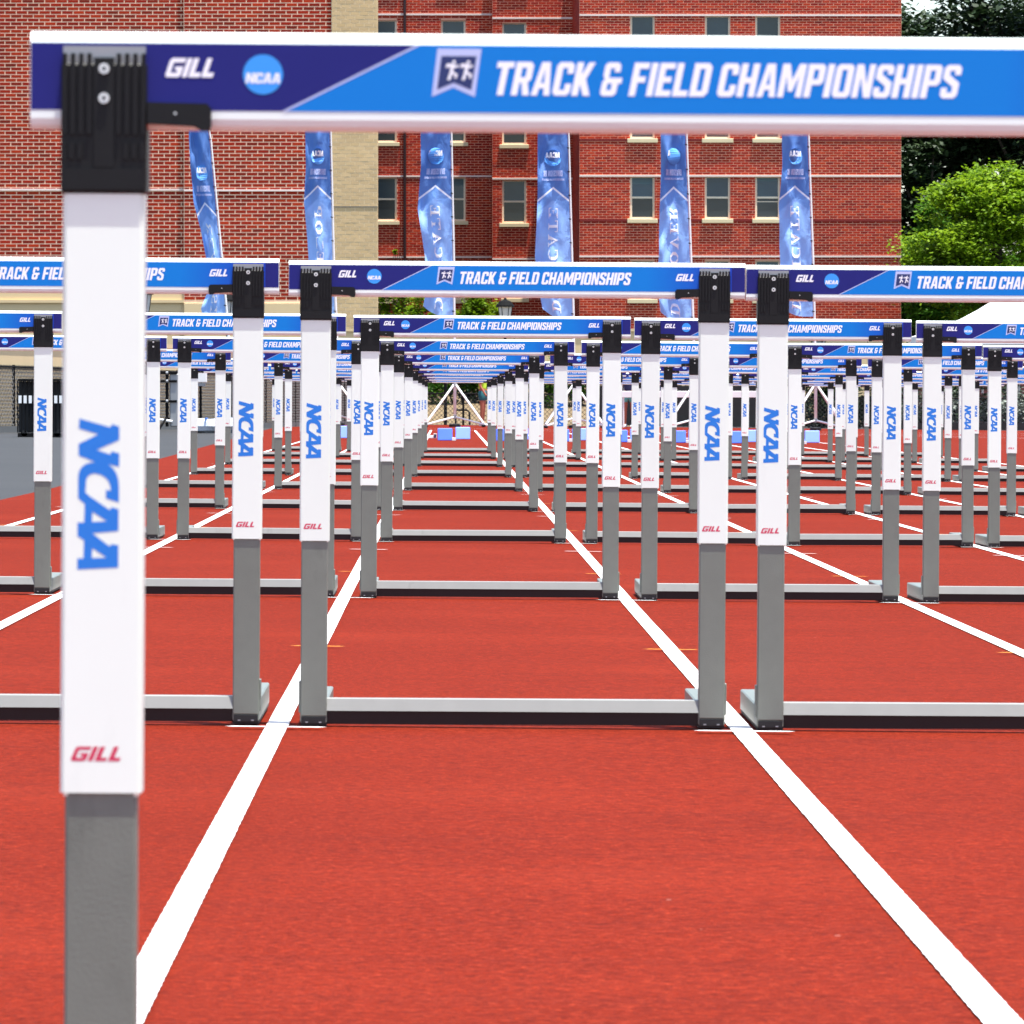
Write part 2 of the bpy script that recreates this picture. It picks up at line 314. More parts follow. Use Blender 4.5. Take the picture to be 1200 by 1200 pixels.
# ------------------------------------------------------------------ mesh helpers
class MB:
    def __init__(s): s.v = []; s.f = []; s.m = []; s.mats = []
    def mi(s, mat):
        if mat not in s.mats: s.mats.append(mat)
        return s.mats.index(mat)
    def add(s, vs, fs, mat):
        o = len(s.v); s.v += [tuple(v) for v in vs]; k = s.mi(mat)
        for f in fs: s.f.append([i + o for i in f]); s.m.append(k)
    def box(s, x0, x1, y0, y1, z0, z1, mat):
        s.add([(x0,y0,z0),(x1,y0,z0),(x1,y1,z0),(x0,y1,z0),(x0,y0,z1),(x1,y0,z1),(x1,y1,z1),(x0,y1,z1)],
              [(0,3,2,1),(4,5,6,7),(0,1,5,4),(1,2,6,5),(2,3,7,6),(3,0,4,7)], mat)
    def obox(s, o, u, v, n, mat):   # oriented box from corner o with edge vectors
        o, u, v, n = map(Vector, (o, u, v, n))
        p = [o, o+u, o+u+n, o+n, o+v, o+u+v, o+u+n+v, o+n+v]
        s.add(p, [(0,3,2,1),(4,5,6,7),(0,1,5,4),(1,2,6,5),(2,3,7,6),(3,0,4,7)], mat)
    def prism_x(s, prof, x0, x1, mat):   # prof: (y,z) anticlockwise seen from -x..., capped
        n = len(prof)
        vs = [(x0, y, z) for y, z in prof] + [(x1, y, z) for y, z in prof]
        fs = [(i, (i+1) % n, n + (i+1) % n, n + i) for i in range(n)] + [tuple(range(n))[::-1], tuple(range(n, 2*n))]
        s.add(vs, fs, mat)
    def prism_y(s, prof, y0, y1, mat):   # prof: (x,z)
        n = len(prof)
        vs = [(x, y0, z) for x, z in prof] + [(x, y1, z) for x, z in prof]
        fs = [(i, (i+1) % n, n + (i+1) % n, n + i) for i in range(n)] + [tuple(range(n))[::-1], tuple(range(n, 2*n))]
        s.add(vs, fs, mat)
    def tube(s, pts, r, mat, seg=8, cap=True):
        pts = [Vector(p) for p in pts]; rs = r if isinstance(r, (list, tuple)) else [r] * len(pts)
        rings = []; vs = []
        for i, p in enumerate(pts):
            d = (pts[min(i+1, len(pts)-1)] - pts[max(i-1, 0)]).normalized()
            a = d.orthogonal() if abs(d.z) > .95 or i == 0 and False else d.cross(Vector((0, 0, 1)))
            if a.length < 1e-4: a = d.orthogonal()
            a.normalize()
            if abs(d.z) > .95: a = (Vector((1, 0, 0)) - d * d.x).normalized()
            b = d.cross(a)
            for k in range(seg):
                t = 2 * math.pi * k / seg
                vs.append(p + (a * math.cos(t) + b * math.sin(t)) * rs[i])
        fs = []
        for i in range(len(pts) - 1):
            for k in range(seg):
                k2 = (k + 1) % seg
                fs.append((i*seg+k, i*seg+k2, (i+1)*seg+k2, (i+1)*seg+k))
        if cap: fs += [tuple(range(seg))[::-1], tuple(range((len(pts)-1)*seg, len(pts)*seg))]
        s.add(vs, fs, mat)
    def lathe(s, prof, cx, cy, mat, seg=12):   # prof: (r,z) bottom to top
        vs = []; fs = []
        for r, z in prof:
            for k in range(seg):
                t = 2*math.pi*k/seg; vs.append((cx + r*math.cos(t), cy + r*math.sin(t), z))
        for i in range(len(prof)-1):
            for k in range(seg):
                k2 = (k+1) % seg; fs.append((i*seg+k, i*seg+k2, (i+1)*seg+k2, (i+1)*seg+k))
        fs += [tuple(range(seg))[::-1], tuple(range((len(prof)-1)*seg, len(prof)*seg))]
        s.add(vs, fs, mat)
    def poly(s, outer, holes, fn, mat):   # flat polygon with holes, fn maps (a,b) to a point
        loops = [outer] + list(holes)
        tri = tessellate_polygon([[Vector((a, b, 0)) for a, b in l] for l in loops])
        flat = [p for l in loops for p in l]
        s.add([fn(*p) for p in flat], [tuple(t) for t in tri], mat)
    def build(s, name, parent=None, bevel=0, smooth=False, seg=1, recalc=True):
        me = bpy.data.meshes.new(name); me.from_pydata(s.v, [], s.f)
        for m in s.mats: me.materials.append(MATS[m])
        me.polygons.foreach_set('material_index', s.m)
        if bevel or recalc:
            bm = bmesh.new(); bm.from_mesh(me)
            if recalc: bmesh.ops.recalc_face_normals(bm, faces=bm.faces)
            if bevel:
                es = [e for e in bm.edges if len(e.link_faces) == 2 and e.calc_face_angle(0) > .5]
                bmesh.ops.bevel(bm, geom=es, offset=bevel, segments=seg, affect='EDGES', clamp_overlap=True)
            bm.to_mesh(me); bm.free()
        if smooth:
            me.polygons.foreach_set('use_smooth', [True] * len(me.polygons))
        me.update()
        o = bpy.data.objects.new(name, me); C.objects.link(o)
        if parent: o.parent = parent
        return o
def thing(name, label, cat, loc=(0,0,0), rot=(0,0,0), group=None):
    o = bpy.data.objects.new(name, None); C.objects.link(o); o.location = loc; o.rotation_euler = rot; o.empty_display_size = .2
    tag(o, label, cat, group); return o
def tag(o, label, cat, group=None):
    o['label'] = label; o['category'] = cat
    if group: o['group'] = group
    return o
def copy_tree(o, parent=None):
    kids = list(o.children)
    c = o.copy(); C.objects.link(c); c.parent = parent
    for k in kids: copy_tree(k, c)
    return c

# ------------------------------------------------------------------ lettering: outlines on a 7-high grid
def q(*a): return list(zip(a[::2], a[1::2]))
G = {
 'I': (1.5, q(0,0, 1.5,0, 1.5,7, 0,7), []),
 'T': (4.0, q(1.25,0, 2.75,0, 2.75,5.75, 4,5.75, 4,7, 0,7, 0,5.75, 1.25,5.75), []),
 'L': (3.5, q(0,0, 3.5,0, 3.5,1.25, 1.5,1.25, 1.5,7, 0,7), []),
 'F': (3.6, q(0,0, 1.5,0, 1.5,2.85, 3.2,2.85, 3.2,4.1, 1.5,4.1, 1.5,5.75, 3.6,5.75, 3.6,7, 0,7), []),
 'E': (3.6, q(0,0, 3.6,0, 3.6,1.25, 1.5,1.25, 1.5,2.9, 3.2,2.9, 3.2,4.1, 1.5,4.1, 1.5,5.75, 3.6,5.75, 3.6,7, 0,7), []),
 'H': (4.2, q(0,0, 1.5,0, 1.5,2.85, 2.7,2.85, 2.7,0, 4.2,0, 4.2,7, 2.7,7, 2.7,4.1, 1.5,4.1, 1.5,7, 0,7), []),
 'N': (4.4, q(0,0, 1.4,0, 1.4,4.2, 2.8,0, 4.4,0, 4.4,7, 3.0,7, 3.0,2.8, 1.6,7, 0,7), []),
 'M': (5.6, q(0,0, 1.4,0, 1.4,4.4, 2.3,1.2, 3.3,1.2, 4.2,4.4, 4.2,0, 5.6,0, 5.6,7, 3.9,7, 2.8,3.6, 1.7,7, 0,7), []),
 'A': (4.4, q(0,0, 1.45,0, 1.65,1.5, 2.75,1.5, 2.95,0, 4.4,0, 3.2,7, 1.2,7), [q(1.8,2.6, 2.6,2.6, 2.2,5.5)]),
 'K': (4.3, q(0,0, 1.5,0, 1.5,2.5, 2.7,0, 4.3,0, 2.7,3.5, 4.2,7, 2.7,7, 1.5,4.4, 1.5,7, 0,7), []),
 'P': (4.1, q(0,0, 1.5,0, 1.5,2.6, 3.4,2.6, 4.1,3.3, 4.1,6.3, 3.4,7, 0,7), [q(1.5,3.8, 2.6,3.8, 2.6,5.8, 1.5,5.8)]),
 'R': (4.2, q(0,0, 1.5,0, 1.5,2.6, 2.0,2.6, 2.7,0, 4.25,0, 3.4,2.75, 4.1,3.4, 4.1,6.3, 3.4,7, 0,7), [q(1.5,3.8, 2.6,3.8, 2.6,5.8, 1.5,5.8)]),
 'O': (4.2, q(.7,0, 3.5,0, 4.2,.7, 4.2,6.3, 3.5,7, .7,7, 0,6.3, 0,.7), [q(1.5,1.2, 2.7,1.2, 2.7,5.8, 1.5,5.8)]),
 'D': (4.2, q(0,0, 3.4,0, 4.2,.8, 4.2,6.2, 3.4,7, 0,7), [q(1.5,1.2, 2.7,1.2, 2.7,5.8, 1.5,5.8)]),
 'C': (4.1, q(.7,0, 3.4,0, 4.1,.7, 4.1,2.5, 2.65,2.5, 2.65,1.2, 1.5,1.2, 1.5,5.8, 2.65,5.8, 2.65,4.6, 4.1,4.6, 4.1,6.3, 3.4,7, .7,7, 0,6.3, 0,.7), []),
 'S': (4.0, q(.7,0, 3.3,0, 4,.7, 4,3.2, 1.45,4.9, 1.45,5.8, 2.6,5.8, 2.6,4.9, 4,4.9, 4,6.3, 3.3,7, .7,7, 0,6.3, 0,4.1, 2.55,2.4, 2.55,1.2, 1.4,1.2, 1.4,2.2, 0,2.2, 0,.7), []),
 'V': (4.2, q(1.3,0, 2.9,0, 4.2,7, 2.8,7, 2.1,2.2, 1.4,7, 0,7), []),
 '&': (4.6, q(.7,0, 3.2,0, 3.8,.6, 3.8,2.6, 4.6,2.6, 4.6,3.8, 1.5,3.8, 1.5,5.8, 2.5,5.8, 2.5,5.0, 3.8,5.0, 3.8,6.3, 3.2,7, .7,7, .1,6.4, .1,4.2, .6,3.5, .1,2.9, .1,.6), [q(1.4,1.2, 2.4,1.2, 2.4,2.6, 1.4,2.6)]),
 # wide forms for the maker's mark
 'g': (7.0, q(.8,0, 6.2,0, 7,.8, 7,3.9, 3.4,3.9, 3.4,2.6, 4.8,2.6, 4.8,1.6, 2.0,1.6, 2.0,5.4, 7,5.4, 7,7, .8,7, 0,6.2, 0,.8), []),
 'i': (2.2, q(0,0, 2.2,0, 2.2,7, 0,7), []),
 'l': (5.2, q(0,0, 5.2,0, 5.2,1.7, 2.2,1.7, 2.2,7, 0,7), []),
}
def text(mb, string, x0, z0, width, height, fn, mat, shear=.2, gap=.75, space=2.2):
    tot = 0
    for ch in string: tot += (space if ch == ' ' else G[ch][0] + gap)
    tot -= gap
    sx = (width - shear * height) / tot; sz = height / 7
    cur = 0
    for ch in string:
        if ch == ' ': cur += space; continue
        wd, o, hs = G[ch]
        tr = lambda p, cur=cur: (x0 + (cur + p[0]) * sx + shear * p[1] * sz, z0 + p[1] * sz)
        mb.poly([tr(p) for p in o], [[tr(p) for p in h] for h in hs], fn, mat)
        cur += wd + gap
LOGO = [(140,80),(355,140),(370,118),(420,135),(420,230),(262,300),(355,330),(370,308),(422,325),(420,418),(345,400),(380,430),(402,465),(415,505),(420,560),(420,668),(328,640),(328,580),(362,585),(358,550),(345,518),(322,492),(290,474),(250,465),(222,470),(200,486),(190,510),(185,600),(215,625),(355,720),(368,700),(418,715),(418,868),(235,885),(355,975),(370,960),(418,968),(418,1125),(130,1140),(130,1062),(172,1062),(176,935),(130,905),(130,810),(176,810),(180,680),(133,640),(133,490),(138,455),(154,425),(178,403),(205,392),(250,385),(135,340),(135,258),(272,190),(135,150)]
LOGO_H = [[(235,735),(335,800),(232,805)], [(235,990),(335,1055),(232,1058)]]

# ------------------------------------------------------------------ ground
SL = 0.0099
def gz(x): return -SL * max(-16.0, min(18.0, x))
def sheet(name, x0, x1, y0, y1, mat, dz, nx=None):
    mb = MB(); xs = [x0] + [x for x in (-16.0, 18.0) if x0 < x < x1] + [x1]
    for a, b in zip(xs, xs[1:]):
        mb.add([(a,y0,gz(a)+dz),(b,y0,gz(b)+dz),(b,y1,gz(b)+dz),(a,y1,gz(a)+dz)], [(0,1,2,3)], mat)
    o = mb.build(name, recalc=False); o['kind'] = 'structure'; return o
sheet('ground', -2500, 2500, -300, 4000, 'asphalt', -.012)
mb = MB(); prev = None
for y in (-8, 50, 110, 181):       # the left edge widens a little towards the start
    xe = -3.24 - max(0, y - 50) * .011
    row = [(xe, y, gz(xe) - .004), (18, y, gz(18) - .004), (26, y, gz(26) - .004)]
    if prev: mb.add(prev + row, [(0,1,4,3),(1,2,5,4)], 'track_rubber')
    prev = row
o = mb.build('running_track', recalc=False); o['kind'] = 'structure'
for k in range(10):
    x = -.393 - 2.15 + 1.075 * k
    mb = MB(); ys = [-8, 5.0] + [5.0 + i * .022 for i in range(1, 440)] + [15 + i for i in range(25)] + [40, 80, 120, 149]
    rnd = random.Random(k)
    vs = []; fs = []
    for i, y in enumerate(ys):
        e = rnd.uniform(-.0008, .0008); e2 = rnd.uniform(-.0008, .0008)
        vs += [(x - .025 + e, y, gz(x) + .0), (x + .025 + e2, y, gz(x) + .0)]
        if i: fs.append((2*i-2, 2*i-1, 2*i+1, 2*i))
    mb.add(vs, fs, 'line_paint'); o = mb.build('lane_line', recalc=False); o['kind'] = 'structure'
ROWD = [5.20] + [14.12 + 9.14 * i for i in range(9)]
def mark(x, y, wd, dep, mat, name='lane_mark'):
    mb = MB(); a, b = x - wd/2, x + wd/2
    mb.add([(a+.02,y-dep/2,gz(a)+.003),(b-.02,y-dep/2,gz(b)+.003),(b,y,gz(b)+.003),(b-.02,y+dep/2,gz(b)+.003),(a+.02,y+dep/2,gz(a)+.003),(a,y,gz(a)+.003)], [(0,1,2,3,4,5)], mat)
    o = mb.build(name, recalc=False); o['kind'] = 'structure'
lines_x = [-.393 - 2.15 + 1.075 * k for k in range(10)]
for i, d in enumerate(ROWD[1:8]):
    for x in lines_x:
        if abs(PX(0, d)) + 1 < abs(x) and x < 0: continue
        mark(x, d - .13, .235, .03, 'line_paint')
        if i < 4: mark(x, d + (4.45 if i == 0 else 3.35 if i == 1 else 3.0), .17, .022, 'yellow_paint')
        if i in (1, 2, 3): mark(x, d + 7.3, .2, .03, 'line_paint')
for d, wd in ((149.0, .06), (158.0, .05)):
    mb = MB(); a, b = -2.5, 9.5 if d < 120 else 20
    mb.add([(a,d,gz(a)+.003),(b,d,gz(b)+.003),(b,d+wd*1.5,gz(b)+.003),(a,d+wd*1.5,gz(a)+.003)], [(0,1,2,3)], 'line_paint')
    o = mb.build('start_line', recalc=False); o['kind'] = 'structure'
# a curved relay line crossing far right
mb = MB(); vs = []; fs = []
for i in range(24):
    t = i / 23; x = 3 + 16 * t; y = 150 - 28 * t * t
    vs += [(x, y, gz(x) + .006), (x + .02, y + .12, gz(x) + .006)]
    if i: fs.append((2*i-2, 2*i, 2*i+1, 2*i-1))
mb.add(vs, fs, 'line_paint'); o = mb.build('curved_line', recalc=False); o['kind'] = 'structure'

# ------------------------------------------------------------------ hurdle
HX = .461
def make_hurdle():
    root = thing('hurdle', '', 'hurdle')
    # crossbar
    mb = MB(); z0, z1 = .9935, 1.0765; y0, y1 = 0.0, .030
    prof = [(.006, z0), (.0022, z0+.0035), (.0, z0+.009), (.0, z1-.0115), (.0015, z1-.0065), (.005, z1-.0025), (.010, z1), (.021, z1), (.027, z1-.004), (y1, z1-.011), (y1, z0+.008), (.026, z0+.002), (.022, z0)]
    mb.prism_x(prof, -.528, .528, 'white_bar')
    bar = mb.build('crossbar', root); bar.location.x = .004
    S = 506.5; B0 = 605.5
    X = lambda px: (px - B0) / S
    Z = lambda py: 1.0665 - (py - 312.0) / S       # row-one picture heights of the print
    zt, zb = Z(311.8), Z(340.8)
    mb = MB()
    f = lambda dy: (lambda a, b: (a, -dy * .35, b))
    mb.poly([(-.5275, zb), (X(449), zb), (X(507), zt), (-.5275, zt)], [], f(.0006), 'print_navy')
    mb.poly([(X(447), zb), (X(857), zb), (X(857), zt), (X(505), zt)], [], f(.0010), 'print_blue')
    mb.poly([(X(857), zb), (.5275, zb), (.5275, zt), (X(857), zt)], [], f(.0006), 'print_navy')
    mb.poly([(X(446.4), zb), (X(448.4), zb), (X(506.2), zt), (X(504.2), zt)], [], f(.0014), 'print_line')
    mb.build('banner_print', bar, recalc=False)
    mb = MB(); n = 28
    mb.poly([(X(438.2) + 8.6/S*math.cos(2*math.pi*i/n), Z(325) + 8.6/S*math.sin(2*math.pi*i/n)) for i in range(n)], [], f(.0014), 'print_disc')
    text(mb, 'NCAA', X(430.6), Z(328.8), 15.6/S, 4.4/S, f(.0018), 'print_white', .15, .3)
    mb.build('round_emblem', bar, recalc=False)
    mb = MB()
    mb.poly([(X(513.3), Z(313.3)), (X(532.3), Z(313.3)), (X(529.5), Z(334)), (X(520.2), Z(330)), (X(511.0), Z(334))][::-1], [], f(.0013), 'print_line')
    mb.poly([(X(515.0), Z(316.5)), (X(530.2), Z(316.5)), (X(528.0), Z(331)), (X(520.4), Z(327.9)), (X(513.2), Z(331))][::-1], [], f(.0017), 'badge_navy')
    for k, ox in enumerate((0, 6.2)):    # two small running figures
        def P(*a, ox=ox): return [(X(516.3 + ox + a[i]), Z(318.2 + a[i+1])) for i in range(0, len(a), 2)]
        mb.poly(P(3.6,.2, 4.8,.2, 4.8,1.5, 3.6,1.5), [], f(.0020), 'print_white')
        mb.poly(P(1.0,1.6, 4.4,1.6, 3.7,5.0, 2.4,5.0, 2.8,2.8, .6,3.4), [], f(.0021), 'print_white')
        mb.poly(P(4.0,2.5, 6.0,2.0, 6.2,2.8, 3.9,3.6), [], f(.0022), 'print_white')
        mb.poly(P(2.5,5.0, 3.7,5.0, 2.6,8.6, 1.3,8.6), [], f(.0023), 'print_white')
        mb.poly(P(3.2,4.6, 5.8,6.2, 5.2,8.0, 4.4,7.8, 4.6,6.6, 3.0,5.8), [], f(.0024), 'print_white')
    mb.build('pennant_emblem', bar, recalc=False)
    mb = MB()
    text(mb, 'TRACK & FIELD CHAMPIONSHIPS', X(536.6), Z(333.2), 203.4/S, 14.4/S, f(.0016), 'print_white', .20, .48, 1.75)
    mb.build('lettering', bar, recalc=False); mb = MB()
    text(mb, 'gill', X(395.8), Z(326.4), 23.4/S, 8.2/S, f(.0016), 'print_white', .34, .75)
    mb.build('maker_mark', bar, recalc=False); mb = MB()
    text(mb, 'gill', X(791.0), Z(329.6)+.003, 23.6/S, 8.2/S, f(.0016), 'print_white', .34, .75)
    mb.build('maker_mark', bar, recalc=False)
    for s in (-1, 1):
        c = s * HX
        mb = MB(); mb.box(c-.0305, c+.0305, .0, .040, .0215, .96, 'grey_steel')
        up = mb.build('upright', root, bevel=.0025)
        mb = MB(); mb.box(c + s*.0300, c + s*.0345, .006, .045, .030, .103, 'grey_steel'); mb.build('gusset', up, bevel=.001)
        mb = MB(); mb.box(c-.0345, c+.0345, -.0026, .0440, .4255, .944, 'white_plastic')
        sv = mb.build('sleeve', root, bevel=.0028, seg=2)
        mb = MB(); k = 1 / (6 * 1374.0); f2 = lambda a, b: (c + (a - 302) * k, -.00275, .7475 - (b - 78) * k)
        mb.poly(LOGO, LOGO_H, f2, 'logo_blue'); mb.build('letter_logo', sv, recalc=False)
        mb = MB(); text(mb, 'gill', c - .0262, .4555, .0472, .0124, lambda a, b: (a, -.00275, b), 'mark_red', .42, .9); mb.build('maker_mark', sv, recalc=False)
        # bracket with ribs
        mb = MB()
        mb.box(c-.0365, c+.0365, -.0048, .0520, .9385, 1.0495, 'bracket_black')
        br = mb.build('bracket', root, bevel=.002)
        mb = MB(); mb.box(c-.0350, c+.0350, -.0030, -.0016, 1.0490, 1.0640, 'pole_grey'); mb.build('grey_strip', br)  # thin grey band across the bar just above the bracket body
        mb = MB()
        for kx in (-.0335, -.0265, -.0195, -.0125, .0125, .0195, .0265, .0335):
            mb.box(c+kx-.0018, c+kx+.0018, -.0076, -.0040, .9890, 1.0575, 'bracket_black')
            if abs(kx) > .015: mb.box(c+kx-.0028, c+kx+.0008, -.0074, -.0050, .968, .982, 'bracket_black')
        mb.box(c-.0340, c+.0340, -.0066, -.0050, .942, .960, 'bracket_black')
        mb.box(c-.0085, c+.0085, -.0066, -.0050, .961, 1.054, 'bracket_black')
        mb.build('rib', br)
        for bz in (1.0445, 1.0195):
            mb = MB(); n = 12
            mb.prism_y([(c + .0046*math.cos(2*math.pi*i/n), bz + .0046*math.sin(2*math.pi*i/n)) for i in range(n)], -.0095, -.0060, 'bolt_metal')
            mb.prism_y([(c + .0018*math.cos(2*math.pi*i/6), bz + .0018*math.sin(2*math.pi*i/6)) for i in range(6)], -.0098, -.0094, 'bracket_black')
            mb.build('bolt', br)
        i0 = c - s*.0366
        xs = lambda t: i0 - s * t
        mb = MB()
        mb.prism_y([(xs(0), .998), (xs(.040), .996), (xs(.046), .9925), (xs(.053), .9925), (xs(.0545), .997), (xs(.0545), 1.011), (xs(.051), 1.0155), (xs(0), 1.0165)], -.0070, .012, 'bracket_black')
        mb.prism_y([(xs(.024) + .0012*math.cos(2*math.pi*i/6), 1.007 + .0012*math.sin(2*math.pi*i/6)) for i in range(6)], -.0080, -.0069, 'bolt_metal')
        mb.build('latch', br)
        mb = MB(); mb.box(c-.0312, c+.0312, .0030, .800, .0060, .0565, 'grey_steel')
        ft = mb.build('foot', root, bevel=.003)
        mb = MB(); mb.box(c-.028, c+.028, .0, .0032, .0055, .0205, 'black_rubber'); mb.box(c-.0300, c+.0300, .006, .795, .0, .0062, 'black_rubber')
        mb.box(c-.0185, c-.0125, -.0006, .004, .0068, .0096, 'pole_grey'); mb.box(c+.0125, c+.0185, -.0006, .004, .0068, .0096, 'pole_grey')
        mb.build('rubber_end', ft)
    mb = MB()
    mb.prism_x([(.0020, .0350), (.0105, .0625), (.0130, .0640), (.046, .0640), (.050, .0600), (.050, .0350)], -.4322, .4322, 'rail_steel')
    rl = mb.build('base_rail', root)
    mb = MB(); mb.prism_x([(.0110, .0045), (.0065, .0345), (.046, .0345), (.044, .0045)], -.4320, .4320, 'black_rubber'); mb.build('underside_shade', rl)  # shade on the rail's underside, put in as a black strip
    return root
proto = make_hurdle()
OFF = {(0,0): .163, (1,-1): -.9273, (1,0): .1512, (1,1): 1.2093, (2,-2): -2.005, (2,-1): -.924, (2,0): .161, (2,1): 1.231, (2,2): 2.3065,
       (3,-2): -2.026, (3,-1): -.943, (3,0): .139, (3,1): 1.229, (3,2): 2.303, (4,0): .126}
rown = ['nearest', 'second', 'third', 'fourth', 'fifth', 'sixth', 'seventh', 'eighth', 'ninth', 'farthest']
lanen = {-2: 'leftmost lane', -1: 'second lane from left', 0: 'third lane from left', 1: 'fourth lane from left', 2: 'fifth lane from left',
         3: 'fourth lane from right', 4: 'third lane from right', 5: 'second lane from right', 6: 'rightmost lane'}
first = True
rnd = random.Random(3)
for r, d in enumerate(ROWD):
    for ln in range(-2, 7):
        cx = OFF.get((r, ln), .136 + 1.078 * ln + rnd.uniform(-.012, .012))
        pa, pb = CX + (cx - .53) * FPX / d, CX + (cx + .53) * FPX / d
        if pb < -8 or pa > 1208: continue
        if r == 0 and ln != 0: continue
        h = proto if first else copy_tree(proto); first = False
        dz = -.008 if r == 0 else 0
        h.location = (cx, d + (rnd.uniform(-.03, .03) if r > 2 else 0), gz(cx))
        h.rotation_euler = (rnd.uniform(-.004, .004), .0065 + (rnd.uniform(-.0035, .0035) if r > 2 else 0), rnd.uniform(-.006, .006) if r > 2 else 0)
        if r == 0:
            h.rotation_euler = (0, .0065, 0)
            for ch in h.children:
                if ch.name.split('.')[0] in ('crossbar', 'sleeve', 'bracket'): ch.location.z = -.008
        elif rnd.random() < .6 and r > 2:
            for ch in h.children:
                if ch.name.split('.')[0] == 'sleeve': ch.location.z = rnd.uniform(-.003, .003)
        if r == 0: lb = 'big blurred hurdle closest to the camera, its white post filling the left side'
        else: lb = ('white and grey hurdle in the farthest row, %s' % lanen[ln]) if r == 9 else ('white and grey hurdle in the %s row from the camera, %s' % (rown[r], lanen[ln]))
        tag(h, lb, 'hurdle', 'hurdles set out in rows across the lanes')

# reset the prototype's shift: copies were made from a shifted proto when row 0 came first
for o in list(C.objects):
    if o.get('category') == 'hurdle' and 'closest' not in o['label']:
        for ch in o.children:
            if ch.name.split('.')[0] in ('crossbar', 'sleeve', 'bracket') and abs(ch.location.z + .008) < .0001: ch.location.z = 0

# ------------------------------------------------------------------ starting blocks, boxes
def starting_block(x, d, i):
    t = thing('starting_block', 'blue starting block pads on a white rail, %s' % lanen[i], 'starting block', (x, d, gz(x)), group='starting blocks behind the last hurdles')
    mb = MB(); mb.box(-.035, .035, -.05, .85, .0, .05, 'pole_white'); mb.build('rail', t)
    for sx, y, z, m in ((-.165, .15, .0, 'blue_pad'), (.165, .45, .02, 'pale_blue_pad')):
        mb = MB(); a = sx - .135; b = sx + .135
        mb.add([(a, y-.05, z), (b, y-.05, z), (b, y+.18, z), (a, y+.18, z), (a, y+.02, z+.225), (b, y+.02, z+.225), (b, y+.07, z+.225), (a, y+.07, z+.225)],
               [(0,3,2,1),(4,5,6,7),(0,1,5,4),(1,2,6,5),(2,3,7,6),(3,0,4,7)], m)
        mb.build('pad', t, bevel=.012)
for ln in range(-2, 7): starting_block(.126 + 1.078 * ln, 112.5, ln)

# ------------------------------------------------------------------ buildings
def rect_minus(x0, x1, z0, z1, holes):
    xs = sorted({x0, x1, *[h[0] for h in holes], *[h[1] for h in holes]}); zs = sorted({z0, z1, *[h[2] for h in holes], *[h[3] for h in holes]})
    xs = [x for x in xs if x0 <= x <= x1]; zs = [z for z in zs if z0 <= z <= z1]
    for a, b in zip(xs, xs[1:]):
        for c, e in zip(zs, zs[1:]):
            mx, mz = (a+b)/2, (c+e)/2
            if any(h[0] < mx < h[1] and h[2] < mz < h[3] for h in holes): continue
            yield a, b, c, e
def facade(parent, d, x0, x1, z0, z1, holes, bw, bh, bmat, mmat, single=0, near=None, joint=.012, proud=.007, side=None, depth=.3, vjoint=None):
    """brick front at y=d (holes = (x0,x1,z0,z1)); returns nothing. side: list of (x, sign, depth) returns"""
    vj = vjoint or joint
    mb = MB()
    for a, b, c, e in rect_minus(x0, x1, z0, z1, holes):
        mb.add([(a,d,c),(b,d,c),(b,d,e),(a,d,e)], [(0,1,2,3)], mmat)
    for h in holes:   # reveals
        a, b, c, e = h; r = .16
        mb.add([(a,d,c),(a,d+r,c),(a,d+r,e),(a,d,e)], [(0,1,2,3)], mmat); mb.add([(b,d,c),(b,d,e),(b,d+r,e),(b,d+r,c)], [(0,1,2,3)], mmat)
        mb.add([(a,d,e),(a,d+r,e),(b,d+r,e),(b,d,e)], [(0,1,2,3)], mmat); mb.add([(a,d,c),(b,d,c),(b,d+r,c),(a,d+r,c)], [(0,1,2,3)], mmat)
    wl = mb.build('wall', parent, recalc=False)
    bricks = []
    nrow = int((z1 - z0) / bh)
    for i in range(nrow):
        za, zb = z1 - (i+1) * bh + joint/2, z1 - i * bh - joint/2
        zm = (za + zb) / 2
        cuts = sorted([(h[0], h[1]) for h in holes if h[2] < zb and h[3] > za])
        spans = []; cur = x0
        for a, b in cuts: spans.append((cur, a)); cur = b
        spans.append((cur, x1))
        off = (i % 2) * bw / 2
        for sa, sb in spans:
            k = math.floor((sa - x0 - off) / bw)
            while True:
                a = x0 + off + k * bw; b = a + bw; k += 1
                if a >= sb: break
                aa, bb = max(a, sa) + vj/2, min(b, sb) - vj/2
                if bb - aa > .03: bricks.append((aa, bb, za, zb))
    full = bw - vj
    chosen = set()
    if single:
        c = [(abs(b[0]-near[0]) + 1.2*abs(b[2]-near[1]), j) for j, b in enumerate(bricks) if abs(b[1]-b[0]-full) < 1e-3]
        chosen = {j for _, j in sorted(c)[:single]}
        m1 = MB(); m1.box(0, full, -proud, 0, 0, bh - joint, bmat); first = m1.build('brick', wl)
        for q_, j in enumerate(sorted(chosen)):
            o = first if q_ == 0 else first.copy()
            if q_: C.objects.link(o); o.parent = wl
            o.location = (bricks[j][0], d, bricks[j][2])
    mb = MB()
    rn = random.Random(5)
    for j, (a, b, c, e) in enumerate(bricks):
        if j in chosen: continue
        y = d - proud + rn.uniform(-.003, .003)
        mb.add([(a,y,c),(b,y,c),(b,y,e),(a,y,e),(a,d,c),(b,d,c),(b,d,e),(a,d,e)], [(0,1,2,3),(0,4,5,1),(1,5,6,2),(2,6,7,3),(3,7,4,0)], bmat)
    o = mb.build('brickwork', wl, recalc=False); o['kind'] = 'stuff'
    return wl
